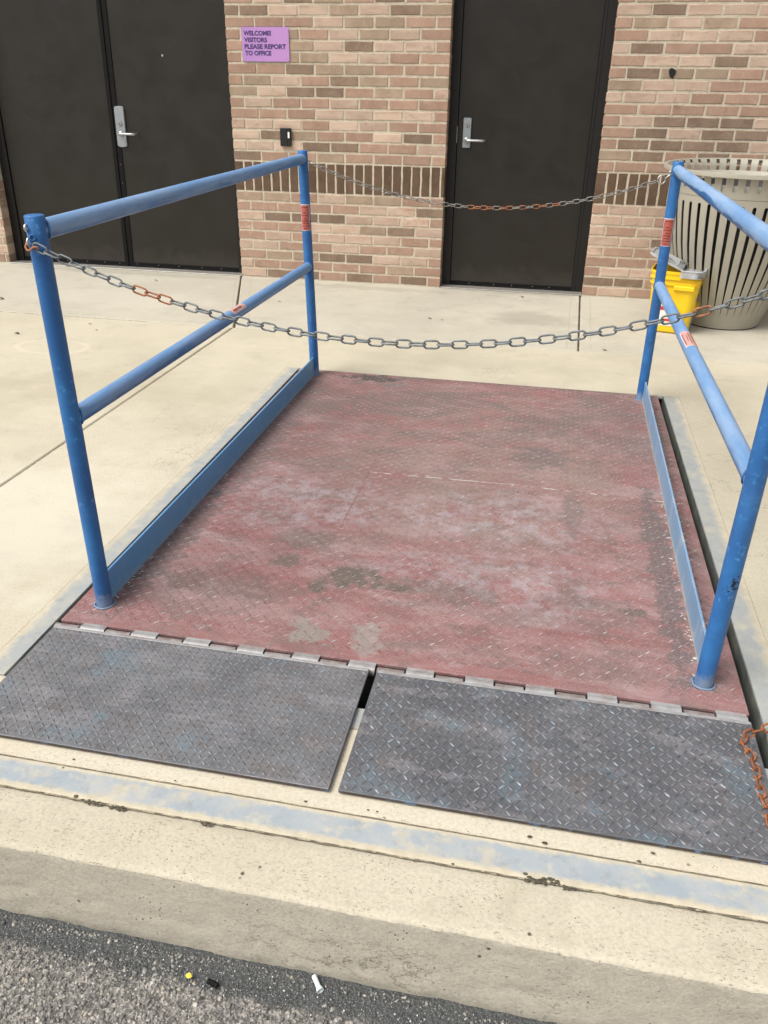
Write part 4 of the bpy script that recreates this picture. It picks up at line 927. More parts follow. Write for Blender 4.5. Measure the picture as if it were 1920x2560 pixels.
# guard rails
RP = 0.0222
POST = {'NL': ((1.168, -4.263), (1.163, -4.263)), 'FL': ((1.184, -2.163), (1.154, -2.161)), 'FR': ((2.774, -2.163), (2.766, -2.161)), 'NR': ((2.766, -4.262), (2.770, -4.262))}
def at(pn, z):
    a, b = POST[pn]; k = z / 1.04; return (a[0] + (b[0] - a[0]) * k, a[1] + (b[1] - a[1]) * k, z)
posts = {}
for pn in POST:
    n = 14; pts = [at(pn, z) for z in np.linspace(DZ, 1.036, n)]
    mb = MB().tube(pts + [at(pn, 1.0385), at(pn, 1.0392)], [RP] * n + [RP - 0.0015, RP - 0.004], 24)
    o = lp('guard_post', mb, M_POST); autosmooth(o, 50); posts[pn] = o
    a = at(pn, DZ); g = random.Random(pn); ring = [(a[0] + (RP + 0.003 + 0.003 * g.random()) * math.cos(q), a[1] + (RP + 0.003 + 0.003 * g.random()) * math.sin(q), DZ + 0.002) for q in np.linspace(0, 2 * PI, 25)[:-1]]
    o = lp('base_weld', MB().tube(ring, 0.0028, 6, closed=True), M_POST, posts[pn], True)
def rail(name, A, B, m):
    n = 40; pts = [tuple(np.array(A) + (np.array(B) - np.array(A)) * q) for q in np.linspace(0, 1, n)]
    o = lp(name, MB().tube(pts, RP, 24), m); autosmooth(o, 50); return o
RZ = 1.005
rail('top_rail', at('NL', RZ), at('FL', RZ), M_RAIL_L); rail('top_rail', at('NR', RZ), at('FR', RZ), M_RAIL_R)
ml = rail('mid_rail', at('NL', 0.560), at('FL', 0.536), M_RAIL_LM); mr = rail('mid_rail', at('NR', 0.560), at('FR', 0.536), M_RAIL_RM)
def toe(xa, ya, xb, yb, m):
    mb = MB(); n = 30; V = []; F = []; th = 0.0033; h = 0.100
    for q in np.linspace(0, 1, n):
        x = xa + (xb - xa) * q; y = ya + (yb - ya) * q
        for dx, zz in ((-th, DZ), (-th, h - .001), (-th + .001, h), (th - .001, h), (th, h - .001), (th, DZ)): V.append((x + dx, y, zz))
    for i in range(n - 1):
        for k in range(6): l = (k + 1) % 6; F.append((6 * i + k, 6 * i + 6 + k, 6 * i + 6 + l, 6 * i + l)[::-1])
    F.append(tuple(range(6))); F.append(tuple(6 * (n - 1) + k for k in range(6))[::-1])
    return lp('toe_board', mb.add(V, F), m)
tl = toe(1.172, -4.238, 1.184, -2.150, M_TOE); tr = toe(2.766, -4.238, 2.781, -2.150, M_TOE_R)
# weld spatter at the foot of the toe boards
g = random.Random(3)
for board, xa, xb, ya, yb, n, side in ((tl, 1.178, 1.188, -4.235, -3.2, 26, 1), (tr, 2.76, 2.768, -4.235, -3.2, 34, -1)):
    mb = MB()
    for i in range(n):
        q = g.random() ** 1.6; y = ya + (yb - ya) * q; x = xa + (xb - xa) * q + side * abs(g.gauss(0, .006)); r = g.uniform(.001, .0028); L = g.uniform(1, 3.2)
        mb.add([(x + r * math.cos(a) * L * (1 + .4 * math.sin(a * 3)), y + r * math.sin(a), DZ + (0.0012)) for a in np.linspace(0, 2 * PI, 7)[:-1]] + [(x, y, DZ + 0.003)], [(k, (k + 1) % 6, 6) for k in range(6)])
    o = lp('weld_spatter', mb, M_SPAT, board); tag(o, kind='stuff')

for pn, z in [(q, zz) for q in POST for zz in (RZ, 0.560 if q[0] == 'N' else 0.536)]:
    c0 = Vector(at(pn, z)); sy = 1 if pn[0] == 'N' else -1; g = random.Random(pn + str(z))
    ring = [(c0.x + (RP + .0015) * math.cos(a), c0.y + sy * (RP * (1 - 0.55 * math.cos(a) ** 2) * 1.02 + .001 + .0008 * g.random()), c0.z + (RP + .0015) * math.sin(a)) for a in np.linspace(0, 2 * PI, 33)[:-1]]
    lp('joint_weld', MB().tube(ring, 0.0026, 6, closed=True), M_POST, posts[pn], True)
# stickers wrapped on the pipes
def wrap(parent, A, B, a0, a1, r, m, name, n=10, ends=None):
    """patch on the surface of the pipe with axis A->B between angles a0..a1 (0 = towards -Y or +X, see ref)"""
    A, B = Vector(A), Vector(B); d = (B - A).normalized(); u = Vector((0, -1, 0)) if abs(d.y) < .5 else Vector((0, 0, 1)); u = (u - d * u.dot(d)).normalized(); w = d.cross(u)
    V = []
    for P in (A, B):
        for k in range(n + 1):
            a = a0 + (a1 - a0) * k / n; V.append(P + (u * math.cos(a) + w * math.sin(a)) * r)
    F = [(k, k + 1, n + 2 + k, n + 1 + k) for k in range(n)]
    return lp(name, MB().add(V, F), m, parent, True)
def strips(parent, A, B, a0, a1, lines, r, m):
    A, B = Vector(A), Vector(B)
    for (t0, t1, f0, f1) in lines:
        wrap(parent, A.lerp(B, t0), A.lerp(B, t1), a0 + (a1 - a0) * f0, a0 + (a1 - a0) * f1, r, m, 'print_line', 6)
for pn, za, zb, a0, a1 in (('FL', 0.702, 0.812, -0.80, 1.0), ('FR', 0.707, 0.815, -1.15, 0.75)):
    bk = wrap(posts[pn], at(pn, za - .002), at(pn, zb + .003), a0 - 0.12, a1 + 0.12, RP + 0.0006, M_BACK, 'sticker_backing')
    st = wrap(posts[pn], at(pn, za), at(pn, zb), a0, a1, RP + 0.0011, M_STK, 'sticker')
    strips(posts[pn], at(pn, za), at(pn, zb), a0, a1, [(.90, .925, .1, .9), (.68, .71, .3, .6), (.575, .60, .1, .85), (.46, .49, .35, .65), (.36, .395, .2, .8), (.26, .29, .25, .75), (.16, .19, .15, .9), (.06, .09, .3, .6)], RP + 0.0015, M_PRINT)
for nm, ya, yb, a0, a1, obr in (('NLm', -3.185, -3.07, -0.15, 1.0, ml), ('NRm', -3.24, -3.065, -0.9, 0.95, mr)):
    pa, pb = ('NL', 'FL') if nm == 'NLm' else ('NR', 'FR')
    A0 = Vector(at(pa, 0.560)); B0 = Vector(at(pb, 0.536)); L = lambda y: A0.lerp(B0, (y - A0.y) / (B0.y - A0.y))
    wrap(obr, L(ya - .004), L(yb + .004), a0 - .1, a1 + .1, RP + .0006, M_BACK, 'sticker_backing')
    wrap(obr, L(ya), L(yb), a0, a1, RP + .0011, M_STKP, 'sticker')
    if nm == 'NLm': strips(obr, L(ya), L(yb), a0, a1, [(.10 + .085 * i, .10 + .085 * i + .06, .42, .74) for i in range(8)], RP + .0015, M_PRINT)
    else: strips(obr, L(ya), L(yb), a0, a1, [(.12, .85, .04, .12), (.3, .72, .30, .37), (.1, .86, .47, .55), (.16, .9, .64, .72), (.08, .92, .82, .9)], RP + .0015, M_PRINTF)
# chain eyes and burn marks on the near-left post, one scuff on the near-right post
def torus(c, R, r, u, v, n=14, m=7):
    c, u, v = Vector(c), Vector(u).normalized(), Vector(v).normalized()
    return MB().tube([c + (u * math.cos(a) + v * math.sin(a)) * R for a in np.linspace(0, 2 * PI, n + 1)[:-1]], r, m, closed=True)
p = at('NL', 0.99)
lp('chain_eye', torus((p[0] - .008, p[1] - RP - 0.001, 0.985), 0.008, 0.0026, (0, 1, 0), (0, 0, 1)), M_ZINC, posts['NL'], True)
lp('chain_eye', torus((p[0] - .010, p[1] - RP + 0.001, 1.014), 0.0065, 0.0030, (0, 1, 0), (0, 0, 1)), M_ZINC, posts['NL'], True)
lp('chain_eye', torus((p[0] + .002, p[1] - RP - 0.001, 0.994), 0.006, 0.002, (1, .3, 0), (0, 0, 1)), M_POST, posts['NL'], True)
p = at('NR', 0.99); lp('chain_eye', torus((p[0] - .008, p[1] - RP - 0.001, 0.985), 0.008, 0.0026, (0, 1, 0), (0, 0, 1)), M_ZINC, posts['NR'], True)
p = at('FL', 0.995); lp('chain_eye', torus((p[0] + RP + .002, p[1], 0.993), 0.008, 0.0026, (1, 0, 0), (0, 0, 1)), M_ZINC, posts['FL'], True)
p = at('FR', 0.995); lp('chain_eye', torus((p[0] - RP - .002, p[1], 0.993), 0.008, 0.0026, (1, 0, 0), (0, 0, 1)), M_ZINC, posts['FR'], True)
g = random.Random(5); mb = MB()
for i in range(34):
    z = 0.305 + g.gauss(0, .010); a = -PI / 2 + 0.25 + g.gauss(0, .28); c0 = Vector(at('NR', z)); r = g.uniform(.0008, .0022)
    q = c0 + Vector((math.cos(a), math.sin(a), 0)) * (RP + 0.0003); tx = Vector((-math.sin(a), math.cos(a), 0))
    mb.add([q + tx * r * math.cos(b) * 1.5 + Vector((0, 0, r * math.sin(b))) for b in np.linspace(0, 2 * PI, 7)[:-1]] + [q + Vector((math.cos(a), math.sin(a), 0)) * .0008], [(k, (k + 1) % 6, 6) for k in range(6)])
o = lp('paint_scuff', mb, M_BLACK, posts['NR']); tag(o, kind='stuff')

# ================================================================== CHAINS
_lk = {}
def link_mesh(m, wire, pitch, wid):
    k = (m.name, wire, pitch, wid)
    if k in _lk: return _lk[k]
    L = pitch + wire; st = (L - wid) / 2 + wire * 0.0; R = wid / 2; pts = []
    for a in np.linspace(-PI / 2, PI / 2, 8): pts.append((st + R * math.cos(a), R * math.sin(a), 0))
    for a in np.linspace(PI / 2, 1.5 * PI, 8): pts.append((-st + R * math.cos(a), R * math.sin(a), 0))
    me = MB().tube(pts, wire / 2, 8, closed=True, up=(0, 0, 1)).mesh('chain_link', m, True); _lk[k] = me; return me
def resample(P, pitch):
    P = [Vector(p) for p in P]; out = [P[0].copy()]; i = 0; cur = P[0].copy(); need = pitch
    while i < len(P) - 1:
        seg = P[i + 1] - cur; l = seg.length
        if l >= need: cur = cur + seg * (need / l); out.append(cur.copy()); need = pitch
        else: need -= l; i += 1; cur = P[i].copy()
    return out
def chain(root, P, wire, pitch, wid, mat_of, roll0=0.0, up=(0, 0, 1), lay=False):
    org = Vector(root.location); S = resample(P, pitch); g = random.Random(len(S))
    for i in range(len(S) - 1):
        a, b = S[i], S[i + 1]; d = (b - a).normalized(); u = Vector(up); u = (u - d * u.dot(d)).normalized(); w = d.cross(u)
        # link plane spanned by d and v
        ang = roll0 + (PI / 2 if i % 2 else 0.0) + g.uniform(-.14, .14)
        v = u * math.cos(ang) + w * math.sin(ang); nrm = d.cross(v)
        mt = Matrix((d, v, nrm)).transposed().to_4x4(); m = mat_of(i, len(S))
        o = link('chain_link', link_mesh(m, wire, pitch, wid), root); o.rotation_euler = mt.to_euler(); o.location = (a + b) / 2 - org
        if m in (M_RUSTY,) : o['label'] = 'rusty orange chain link'
    return len(S) - 1
def catenary(A, B, sag, n=80, skew=0.0):
    A, B = Vector(A), Vector(B); return [A.lerp(B, t) - Vector((0, 0, 4 * sag * t * (1 - t) * (1 + skew * (t - .5)))) for t in np.linspace(0, 1, n)]
cf = thing('chain', 'grey safety chain sagging across the near end of the lift between the front posts', 'chain', (1.96, -4.28, 0.82))
A = (1.168, -4.292, 0.978); B = (2.757, -4.288, 0.983)
nl = chain(cf, catenary(A, B, 0.166, 200), 0.0044, 0.0300, 0.0160, lambda i, n: M_RUSTY if i in (8, 9, 10, 48) else M_GALV, 0.0)
sh = MB(); pts = [(1.150, -4.288, 0.984), (1.147, -4.292, 0.974), (1.153, -4.295, 0.967), (1.162, -4.296, 0.970), (1.170, -4.297, 0.976), (1.177, -4.296, 0.976), (1.180, -4.293, 0.971)]
part('s_hook', MB().tube([Vector(q) - cf.location for q in pts], 0.0024, 8), M_RUSTY, cf, True)
cb = thing('chain', 'thin safety chain across the far end of the lift before the single door', 'chain', (1.96, -2.16, 0.83))
A = (1.186, -2.161, 0.992); B = (2.703, -2.161, 0.966)
def rb(i, n): 
    f = i / n
    return M_RUSTY if (0.47 < f < 0.53 or 0.55 < f < 0.60 or f > 0.605 and f < 0.72 and i % 3 != 2) else M_GALVB
chain(cb, catenary(A, B, 0.150, 200), 0.0040, 0.0285, 0.0155, rb, 0.3)
part('quick_ring', MB().tube([Vector((2.709 + .016 * math.cos(a), -2.162 + .004 * math.cos(a), 0.968 + .017 * math.sin(a))) - cb.location for a in np.linspace(0.9, 2 * PI + .35, 16)], 0.0027, 8), M_ZINC, cb, True)
part('snap_link', MB().tube([Vector(q) - cb.location for q in [(2.722, -2.164, .972), (2.732, -2.158, .979), (2.746, -2.160, .989), (2.748, -2.164, .992), (2.735, -2.168, .984), (2.722, -2.166, .974)]], 0.003, 8, closed=True), M_ZINC, cb, True)
cr = thing('chain', 'short deeply rusted chain lying on the right flap beside the pit edge', 'chain', (2.83, -4.55, 0.013))
Z = 0.0185
Pp = [(2.99, -4.360, 0.008), (2.93, -4.378, 0.010), (2.890, -4.402, Z), (2.866, -4.421, Z), (2.842, -4.432, Z), (2.822, -4.452, Z), (2.819, -4.478, Z), (2.832, -4.518, Z), (2.832, -4.56, Z), (2.829, -4.61, Z), (2.833, -4.65, Z), (2.828, -4.70, Z), (2.835, -4.735, Z), (2.848, -4.77, Z), (2.86, -4.80, 0.010), (2.90, -4.83, 0.008)]
chain(cr, Pp, 0.0050, 0.0265, 0.0160, lambda i, n: M_RUSTY2, 0.9)

# ================================================================== TRASH CAN
bx, by = 3.375, -0.495
can = thing('trash_can', 'beige slatted steel trash can with flared top beside the brick wall', 'trash can', (bx, by, 0)); can.rotation_euler = (math.radians(1.2), 0, 0)
PR = [(0.012, .240), (0.06, .252), (0.10, .266), (0.2, .300), (0.3, .332), (0.4, .362), (0.5, .388), (0.6, .408), (0.66, .418), (0.72, .426), (0.775, .431), (0.80, .433), (0.83, .4355), (0.86, .438), (0.88, .443), (0.90, .455), (0.91, .465)]
zz = [p[0] for p in PR]; rr = [p[1] for p in PR]; rad = lambda z: float(np.interp(z, zz, rr))
NS = 44; half = PI / NS
def slat_strip(z_list, halfw, name, th=0.004):
    mb = MB(); V = []; F = []; nc = 4
    for z in z_list:
        hw = halfw(z); r = rad(z)
        for k in range(nc + 1):
            a = -hw + 2 * hw * k / nc; V.append((r * math.cos(a), r * math.sin(a), z))
        for k in range(nc + 1):
            a = hw - 2 * hw * k / nc; V.append(((r - th) * math.cos(a), (r - th) * math.sin(a), z))
    m = 2 * (nc + 1)
    for i in range(len(z_list) - 1):
        for k in range(m): l = (k + 1) % m; F.append((i * m + k, i * m + l, (i + 1) * m + l, (i + 1) * m + k))
    F.append(tuple(range(m))[::-1]); F.append(tuple((len(z_list) - 1) * m + k for k in range(m)))
    me = mb.add(V, F).mesh(name, M_BIN); return me
def hw_low(z):
    s = 0.0100 * min(1, max(0.0, (z - 0.085) / 0.42)) ** 0.8; top = 0.742; r = 0.0100
    if z > top - r: s = math.sqrt(max(0, r * r - (z - (top - r)) ** 2))
    return half - s / rad(z) * 1.0 + (0.0002 if s == 0 else 0)
zl = [0.085, 0.09, 0.12, 0.18, 0.26, 0.34, 0.42, 0.50, 0.58, 0.66, 0.72, 0.7292, 0.7325, 0.736, 0.739, 0.741, 0.742]
def hw_up(z):
    s = 0.0112; bot = 0.812; r = 0.0112
    if z < bot + r: s = math.sqrt(max(0, r * r - (z - (bot + r)) ** 2))
    return half - s / rad(z)
zu = [0.812, 0.8128, 0.815, 0.8185, 0.822, 0.8258, 0.84, 0.86, 0.872, 0.88, 0.89, 0.90, 0.907, 0.912]
ms = slat_strip(zl, hw_low, 'slat'); mu = slat_strip(zu, hw_up, 'flare_strap')
for me in (ms, mu): me.polygons.foreach_set('use_smooth', [True] * len(me.polygons)); me.set_sharp_from_angle(angle=math.radians(35))
for k in range(NS):
    a = 2 * PI * (k + 0.25) / NS
    link('slat', ms, can, (0, 0, 0), (0, 0, a)); link('flare_strap', mu, can, (0, 0, 0), (0, 0, a))
def shell(zs, th=0.004, n=108):
    return MB().lathe([(rad(z), z) for z in zs] + [(rad(z) - th, z) for z in zs[::-1]] + [(rad(zs[0]), zs[0])], n)
o = part('base_band', shell([0.012, 0.04, 0.0851]), M_BIN, can, True); autosmooth(o, 40)
o = part('middle_band', shell([0.7419, 0.76, 0.7745]), M_BIN, can, True); autosmooth(o, 40)
o = part('upper_band', shell([0.7765, 0.79, 0.8121]), M_BIN, can, True); autosmooth(o, 40)
R0 = 0.462
o = part('rim', MB().lathe([(R0, .908), (R0 + .012, .912), (R0 + .016, .910), (R0 + .017, .904), (R0 + .017, .889), (R0 + .013, .887), (R0 + .012, .903), (R0, .904), (R0, .908)], 108), M_BIN, can, True); autosmooth(o, 40)
o = part('liner', MB().lathe([(0.0, 0.03), (0.215, 0.03), (rad(0.3) - .03, 0.3), (rad(0.6) - .03, .6), (rad(.78) - .02, .80), (rad(.78) - .03, .80), (rad(.6) - .04, .6), (rad(.3) - .04, .3), (0.2, .04), (0, .04)], 48), M_LINER, can, True)
part('inner_collar', MB().lathe([(rad(.78) - .012, .775), (rad(.845) - .012, .846), (rad(.845) - .016, .846), (rad(.78) - .016, .775)], 72), M_BIN, can, True)
o = part('foot', MB().lathe([(0.0, 0.0), (0.232, 0.0), (0.232, 0.014), (0, 0.014)], 48), M_BLACK, can)
ragged_strip('dirt_patch', [(bx + .36, by - .02, 0), (bx + .9, by + .02, 0)], 0.06, 0.0015, M_DIRT, walk, 41, 0.002, 0.01)

# ================================================================== YELLOW BUCKET
bk = thing('bucket', 'yellow square plastic bucket with a grey lid tipped open beside the trash can', 'bucket', (3.040, -0.795, 0))
bk.rotation_euler = (0, 0, math.radians(-13))
def sq(hw, hd, r, z, n=6):
    out = []
    for cx, cy, a0 in ((hw - r, hd - r, 0), (-hw + r, hd - r, PI / 2), (-hw + r, -hd + r, PI), (hw - r, -hd + r, 1.5 * PI)):
        for a in np.linspace(a0, a0 + PI / 2, n): out.append((cx + r * math.cos(a), cy + r * math.sin(a), z))
    return out
def loft(rings, cap0=False, cap1=False):
    n = len(rings[0]); V = [p for r in rings for p in r]; F = []
    for i in range(len(rings) - 1):
        for k in range(n): l = (k + 1) % n; F.append((i * n + k, i * n + l, (i + 1) * n + l, (i + 1) * n + k))
    if cap0: F.append(tuple(range(n))[::-1])
    if cap1: F.append(tuple((len(rings) - 1) * n + k for k in range(n)))
    return MB().add(V, F)
def W_(z): return 0.116 + 0.026 * z / 0.37
def D_(z): return 0.098 + 0.022 * z / 0.37
H = 0.365
rings = [sq(W_(0) - .006, D_(0) - .006, .044, 0.004), sq(W_(0), D_(0), .048, 0.012)] + [sq(W_(z), D_(z), .052, z) for z in (0.06, 0.14, 0.22, 0.285)]
for z, e in ((0.2851, .0), (0.2852, .008), (0.2885, .009), (0.289, .002), (0.318, .002), (0.3182, .010), (0.322, .011), (0.3225, .003), (0.348, .003), (0.3485, .007), (H, .007)): rings.append(sq(W_(z) + e, D_(z) + e, .052 + e, z))
rings += [sq(W_(H) + .001, D_(H) + .001, .050, H), sq(W_(.3) - .002, D_(.3) - .002, .048, .30), sq(W_(.02) - .003, D_(.02) - .003, .042, .02)]
o = part('bucket_body', loft(rings, True, True), M_YEL, bk); autosmooth(o, 30)
# carry handle hanging down the front, side grip on the right
pts = [(-0.075, -D_(.3) - .016, 0.30), (-0.062, -D_(.27) - .019, 0.275), (-0.02, -D_(.2) - .020, 0.215), (0.02, -D_(.15) - .018, 0.165), (0.075, -D_(.12) - .016, 0.125), (W_(.1) + .008, -0.055, 0.118), (W_(.12) + .012, 0.02, 0.135), (W_(.16) + .012, 0.07, .165)]
o = part('carry_handle', MB().tube(pts, 0.0075, 8), M_YEL, bk, True)
o = part('grip_ledge', MB().cbox((0.0, -D_(.3) - .014, 0.262), (W_(.3) - .022, -D_(.29) + .004, 0.2865), .003), M_YEL, bk)
o = part('grip_recess', MB().cbox((W_(.1) - .002, -0.04, 0.125), (W_(.1) + .0078, 0.055, 0.175), .003), M_YEL, bk)
def dec(name, x0, x1, z0, z1, m, off=0.0014, side='front'):
    if side == 'front': V = [(x0, -D_(z0) - off, z0), (x1, -D_(z0) - off, z0), (x1, -D_(z1) - off, z1), (x0, -D_(z1) - off, z1)]
    else: V = [(W_(z0) + off, x0, z0), (W_(z0) + off, x1, z0), (W_(z1) + off, x1, z1), (W_(z1) + off, x0, z1)]
    V2 = [(V[i][0] - (0 if side == 'front' else .002), V[i][1] + (.002 if side == 'front' else 0), V[i][2]) for i in range(4)]
    return part(name, MB().add(V + V2, [(0, 1, 2, 3), (1, 0, 4, 5), (2, 1, 5, 6), (3, 2, 6, 7), (0, 3, 7, 4)]), m, bk)
dec('label', -0.062, 0.060, 0.045, 0.115, M_LABW); dec('label', -0.062, -0.012, 0.115, 0.168, M_LABW)
dec('label_block', -0.030, 0.040, 0.074, 0.088, M_LABR, .0022); dec('label_block', -0.060, -0.016, 0.138, 0.160, M_LABR, .0022)
dec('label', -0.06, 0.05, 0.035, 0.115, M_LABG, .0014, 'side'); dec('label_block', -0.005, 0.032, 0.060, 0.098, M_LABB, .0022, 'side')
dec('label', -0.045, 0.045, 0.185, 0.225, M_LABG, .0014, 'side'); dec('label_block', -0.035, 0.035, 0.212, 0.220, M_BLACK, .0022, 'side'); dec('label_block', -0.035, 0.03, 0.196, 0.203, M_BLACK, .0022, 'side')
# lid: fixed part clipped over the right end, hinged part tipped up to the left
w, d = W_(H) + .011, D_(H) + .011
xs0 = 0.025
def tray(x0, x1, yA, yB, zb, hgt, th, r):
    pts = lambda e, z: [(x1 - r + (r + e) * math.cos(a), yB - r + (r + e) * math.sin(a), z) for a in np.linspace(PI / 2, 0, 6)] + [(x1 - r + (r + e) * math.cos(a), yA + r + (r + e) * math.sin(a), z) for a in np.linspace(0, -PI / 2, 6)] + [(x0, yA - e, z), (x0, yB + e, z)]
    Rr = [pts(0, zb - hgt), pts(0, zb + .014), pts(-.008, zb + .014), pts(-.011, zb - .006)]
    m = loft([r_[::-1] for r_ in Rr], False, True); return m
o = part('lid_end', tray(xs0, w, -d, d, H - .006, .022, .003, .045), M_GREYD, bk); autosmooth(o, 30)
o = part('lid_rim', loft([sq(1, 1, .1, 0)] * 2) if False else MB().tube([(xs0, d, H + .008)] + [(w - .045 + .045 * math.cos(a), d - .045 + .045 * math.sin(a), H + .008) for a in np.linspace(PI / 2, 0, 6)] + [(w - .045 + .045 * math.cos(a), -d + .045 + .045 * math.sin(a), H + .008) for a in np.linspace(0, -PI / 2, 6)] + [(xs0, -d, H + .008)], 0.0055, 8), M_GREY, bk, True)
o = part('lid_skirt', MB().add([q for p in [(xs0, -d - .003), (w - .045, -d - .003), (w - .02, -d + .008), (w - .004, -d + .03), (w + .002, -d + .06), (w + .002, d - .06)] for q in ((*p, H - .030), (*p, H + .008))], [(2 * i, 2 * i + 2, 2 * i + 3, 2 * i + 1) for i in range(5)]), M_GREY, bk)
# hinged panel
lidp = MB(); Lh = 0.215; tilt = math.radians(23); hx = xs0 + 0.004
def lpnt(u, y, h):      # u along the panel away from the hinge, h above its plane
    return (hx - u * math.cos(tilt) - h * math.sin(tilt) * -1 * 0 + h * math.sin(tilt) * 1.0, y, H + 0.004 + u * math.sin(tilt) + h * math.cos(tilt))
r = .04
outl = [(0, -d + .012), (Lh - r, -d + .012)] + [(Lh - r + r * math.sin(a), -d + .012 + r - r * math.cos(a)) for a in np.linspace(0, PI / 2, 6)[1:]] + [(Lh - r + r * math.cos(a), d - .012 - r + r * math.sin(a)) for a in np.linspace(0, PI / 2, 6)] + [(0, d - .012)]
m = len(outl)
V = [lpnt(u, y, 0.0) for u, y in outl] + [lpnt(u, y, .010) for u, y in outl] + [lpnt(max(0.0, u - .008), y * .94, .010) for u, y in outl] + [lpnt(max(0, u - .010), y * .93, .003) for u, y in outl]
F = []
for Lr in range(3):
    for k in range(m): l = (k + 1) % m; F.append((Lr * m + k, Lr * m + l, (Lr + 1) * m + l, (Lr + 1) * m + k))
F.append(tuple(range(3 * m, 4 * m))); F.append(tuple(range(m))[::-1])
lp_o = part('lid_panel', MB().add(V, F), M_GREY, bk); 
for i in range(4):
    part('hinge_rib', MB().tube([lpnt(0.006 + .011 * i, -d + .022, .005), lpnt(0.006 + .011 * i, d - .022, .005)], 0.0035, 6), M_GREYD, bk, True)
part('lid_smudge', MB().add([lpnt(u, y, .0036) for u, y in [(.06, -.05), (.10, -.065), (.15, -.03), (.145, .03), (.11, .05), (.07, .03), (.05, 0)]], [tuple(range(7))]), M_GREYD, bk)

# ================================================================== SMALL LITTER
tube = thing('plastic_tube', 'small milky white plastic tube lying at the foot of the kerb', 'plastic tube', (2.004, -5.077, ASPH_Z + 0.011))
tube.rotation_euler = (0, 0, math.radians(-52))
o = part('tube_body', MB().lathe([(0.0, -.015), (.0044, -.015), (.0047, -.013), (.0047, .008), (.0066, .0125), (.007, .0165), (.0058, .0165), (.0042, .011), (0, .009)], 18, axis='z'), M_MILK, tube); autosmooth(o, 40); o.rotation_euler = (0, PI / 2, 0)
bt = thing('plastic_stub', 'short ribbed black plastic stub lying on the asphalt', 'plastic stub', (1.815, -5.116, ASPH_Z + 0.009)); bt.rotation_euler = (0, 0, -.25)
o = part('stub_body', MB().lathe([(0, -.011), (.0045, -.011), (.005, -.010), (.005, -.003), (.0046, -.0025), (.005, -.002), (.005, .004), (.0046, .0045), (.005, .005), (.0048, .011), (0, .011)], 14), M_RUBBER, bt); o.rotation_euler = (0, PI / 2, 0); autosmooth(o, 40)
yc = MB(); g = random.Random(8)
yc.lathe([(0.0, -.003), (.005, -.002), (.0058, .001), (.0035, .004), (0, .0045)], 9); yc.v = [(x * (1 + .2 * g.random()), y * .8 * (1 + .2 * g.random()), z) for x, y, z in yc.v]
o = part('yellow_chip', yc, M_CHIP, None, loc=(1.766, -5.111, ASPH_Z + .008)); tag(o, 'tiny bright yellow chip on the grey asphalt', 'chip')
def leaf(x, y, L, a, label, z=0.001, m=M_LEAF, name='dry_leaf', cat='leaf'):
    g = random.Random(label); mb = MB(); n = 8; V = []; F = []
    for i in range(n + 1):
        u = i / n; wdt = L * .28 * math.sin(PI * min(1, u * 1.02)) ** .8 * (0.8 + .4 * g.random()); cz = L * .12 * math.sin(u * PI * 1.5) + .002
        V += [(L * (u - .5), -wdt, cz + wdt * .3), (L * (u - .5), 0, cz), (L * (u - .5), wdt, cz + wdt * .35 * g.random())]
    for i in range(n): F += [(3 * i, 3 * i + 1, 3 * i + 4, 3 * i + 3)[::-1], (3 * i + 1, 3 * i + 2, 3 * i + 5, 3 * i + 4)[::-1]]
    o = part(name, mb.add(V, F), m, None, loc=(x, y, z), rot=(0, 0, a)); tag(o, label, cat, 'dry leaves on the concrete'); return o
leaf(-1.285, -1.11, 0.055, 0.3, 'dark crumpled leaf on the concrete at the far left picture edge')
leaf(-0.395, -1.548, 0.022, 1.2, 'dark leaf scrap on the pale concrete left of the lift, upper of two')
leaf(-0.289, -1.662, 0.020, 0.2, 'tiny leaf scrap on the concrete left of the lift, lower of two')
leaf(1.582, -0.906, 0.030, 0.1, 'curled brown leaf on the concrete in front of the brick wall under the chain')
leaf(1.66, -0.92, 0.020, 0.4, 'small leaf fragment beside the curled leaf before the brick wall')
leaf(2.12, -0.16, 0.035, -0.1, 'dark leaf on the concrete near the bottom of the single door')
leaf(2.64, -1.352, 0.030, 0.5, 'dark curled leaf on the concrete right of the joint, left of the bucket')
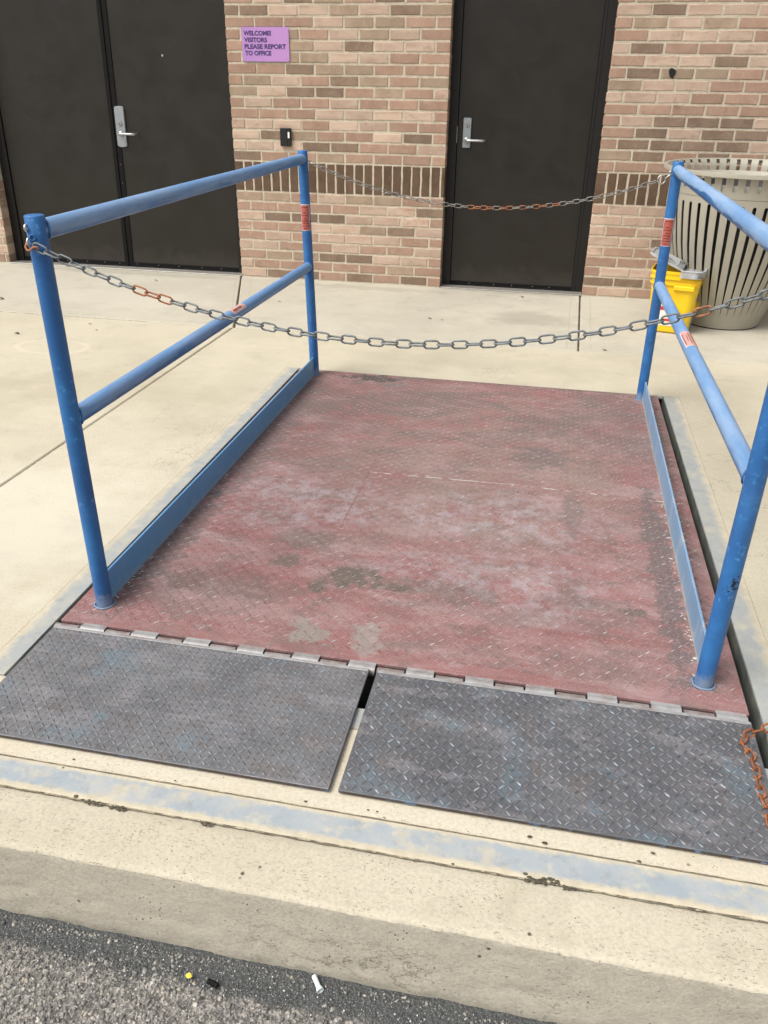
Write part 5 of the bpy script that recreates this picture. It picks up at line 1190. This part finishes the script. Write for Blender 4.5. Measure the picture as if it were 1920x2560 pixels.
leaf(-0.69, -1.84, 0.040, 0.1, 'thin brown leaf on the pale concrete at left')
leaf(0.53, -0.72, 0.025, 0.5, 'small leaf lying just right of the slanting concrete joint')
leaf(-0.55, -0.32, 0.030, 0.7, 'small leaf on the concrete before the double doors')
def moss(x, y, w, seed, label, z=0.003):
    g = random.Random(seed); mb = MB()
    for i in range(int(26)):
        cx, cy = g.gauss(0, w * .35), g.gauss(0, w * .10); r = g.uniform(.25, .6) * w * .22
        mb.add([(cx + r * math.cos(a) * (1 + .3 * g.random()), cy + r * .7 * math.sin(a) * (1 + .3 * g.random()), 0) for a in np.linspace(0, 2 * PI, 8)[:-1]] + [(cx, cy, r * .6)], [(k, (k + 1) % 7, 7) for k in range(7)])
    o = part('moss_clump', mb, M_MOSS, None, loc=(x, y, z)); tag(o, label, 'moss', 'moss in the kerb joint'); return o
moss(2.392, -4.909, 0.045, 1, 'largest dark moss clump in the joint below the blue strip, right of the flap gap')
moss(2.44, -4.915, 0.022, 2, 'small moss tuft just right of the largest moss clump')
moss(1.49, -4.914, 0.030, 3, 'dark moss streak in the kerb joint near the left picture edge')
moss(1.545, -4.916, 0.028, 4, 'thin moss streak right of the leftmost moss streak in the kerb joint')
moss(1.74, -4.918, 0.02, 5, 'small moss dot in the kerb joint below the left flap')
# crumbs of dirt on the ledge
g = random.Random(14); mb = MB()
for i in range(14):
    x = g.uniform(1.2, 2.9); y = g.choice([g.uniform(-4.832, -4.80), -4.832 + g.gauss(0, .006), -4.913 + g.gauss(0, .005)]); r = abs(g.gauss(.0014, .0009)) + .0005
    mb.add([(x + r * 1.5 * math.cos(a) * (1 + .5 * g.random()), y + r * math.sin(a) * (1 + .5 * g.random()), 0.0035) for a in np.linspace(0, 2 * PI, 7)[:-1]] + [(x, y, .0035 + r * .7)], [(k, (k + 1) % 6, 6) for k in range(6)])
o = part('dirt_crumbs', mb, M_DIRT, None); tag(o, 'dark crumbs of dirt scattered along the painted strip', 'dirt', kind='stuff')
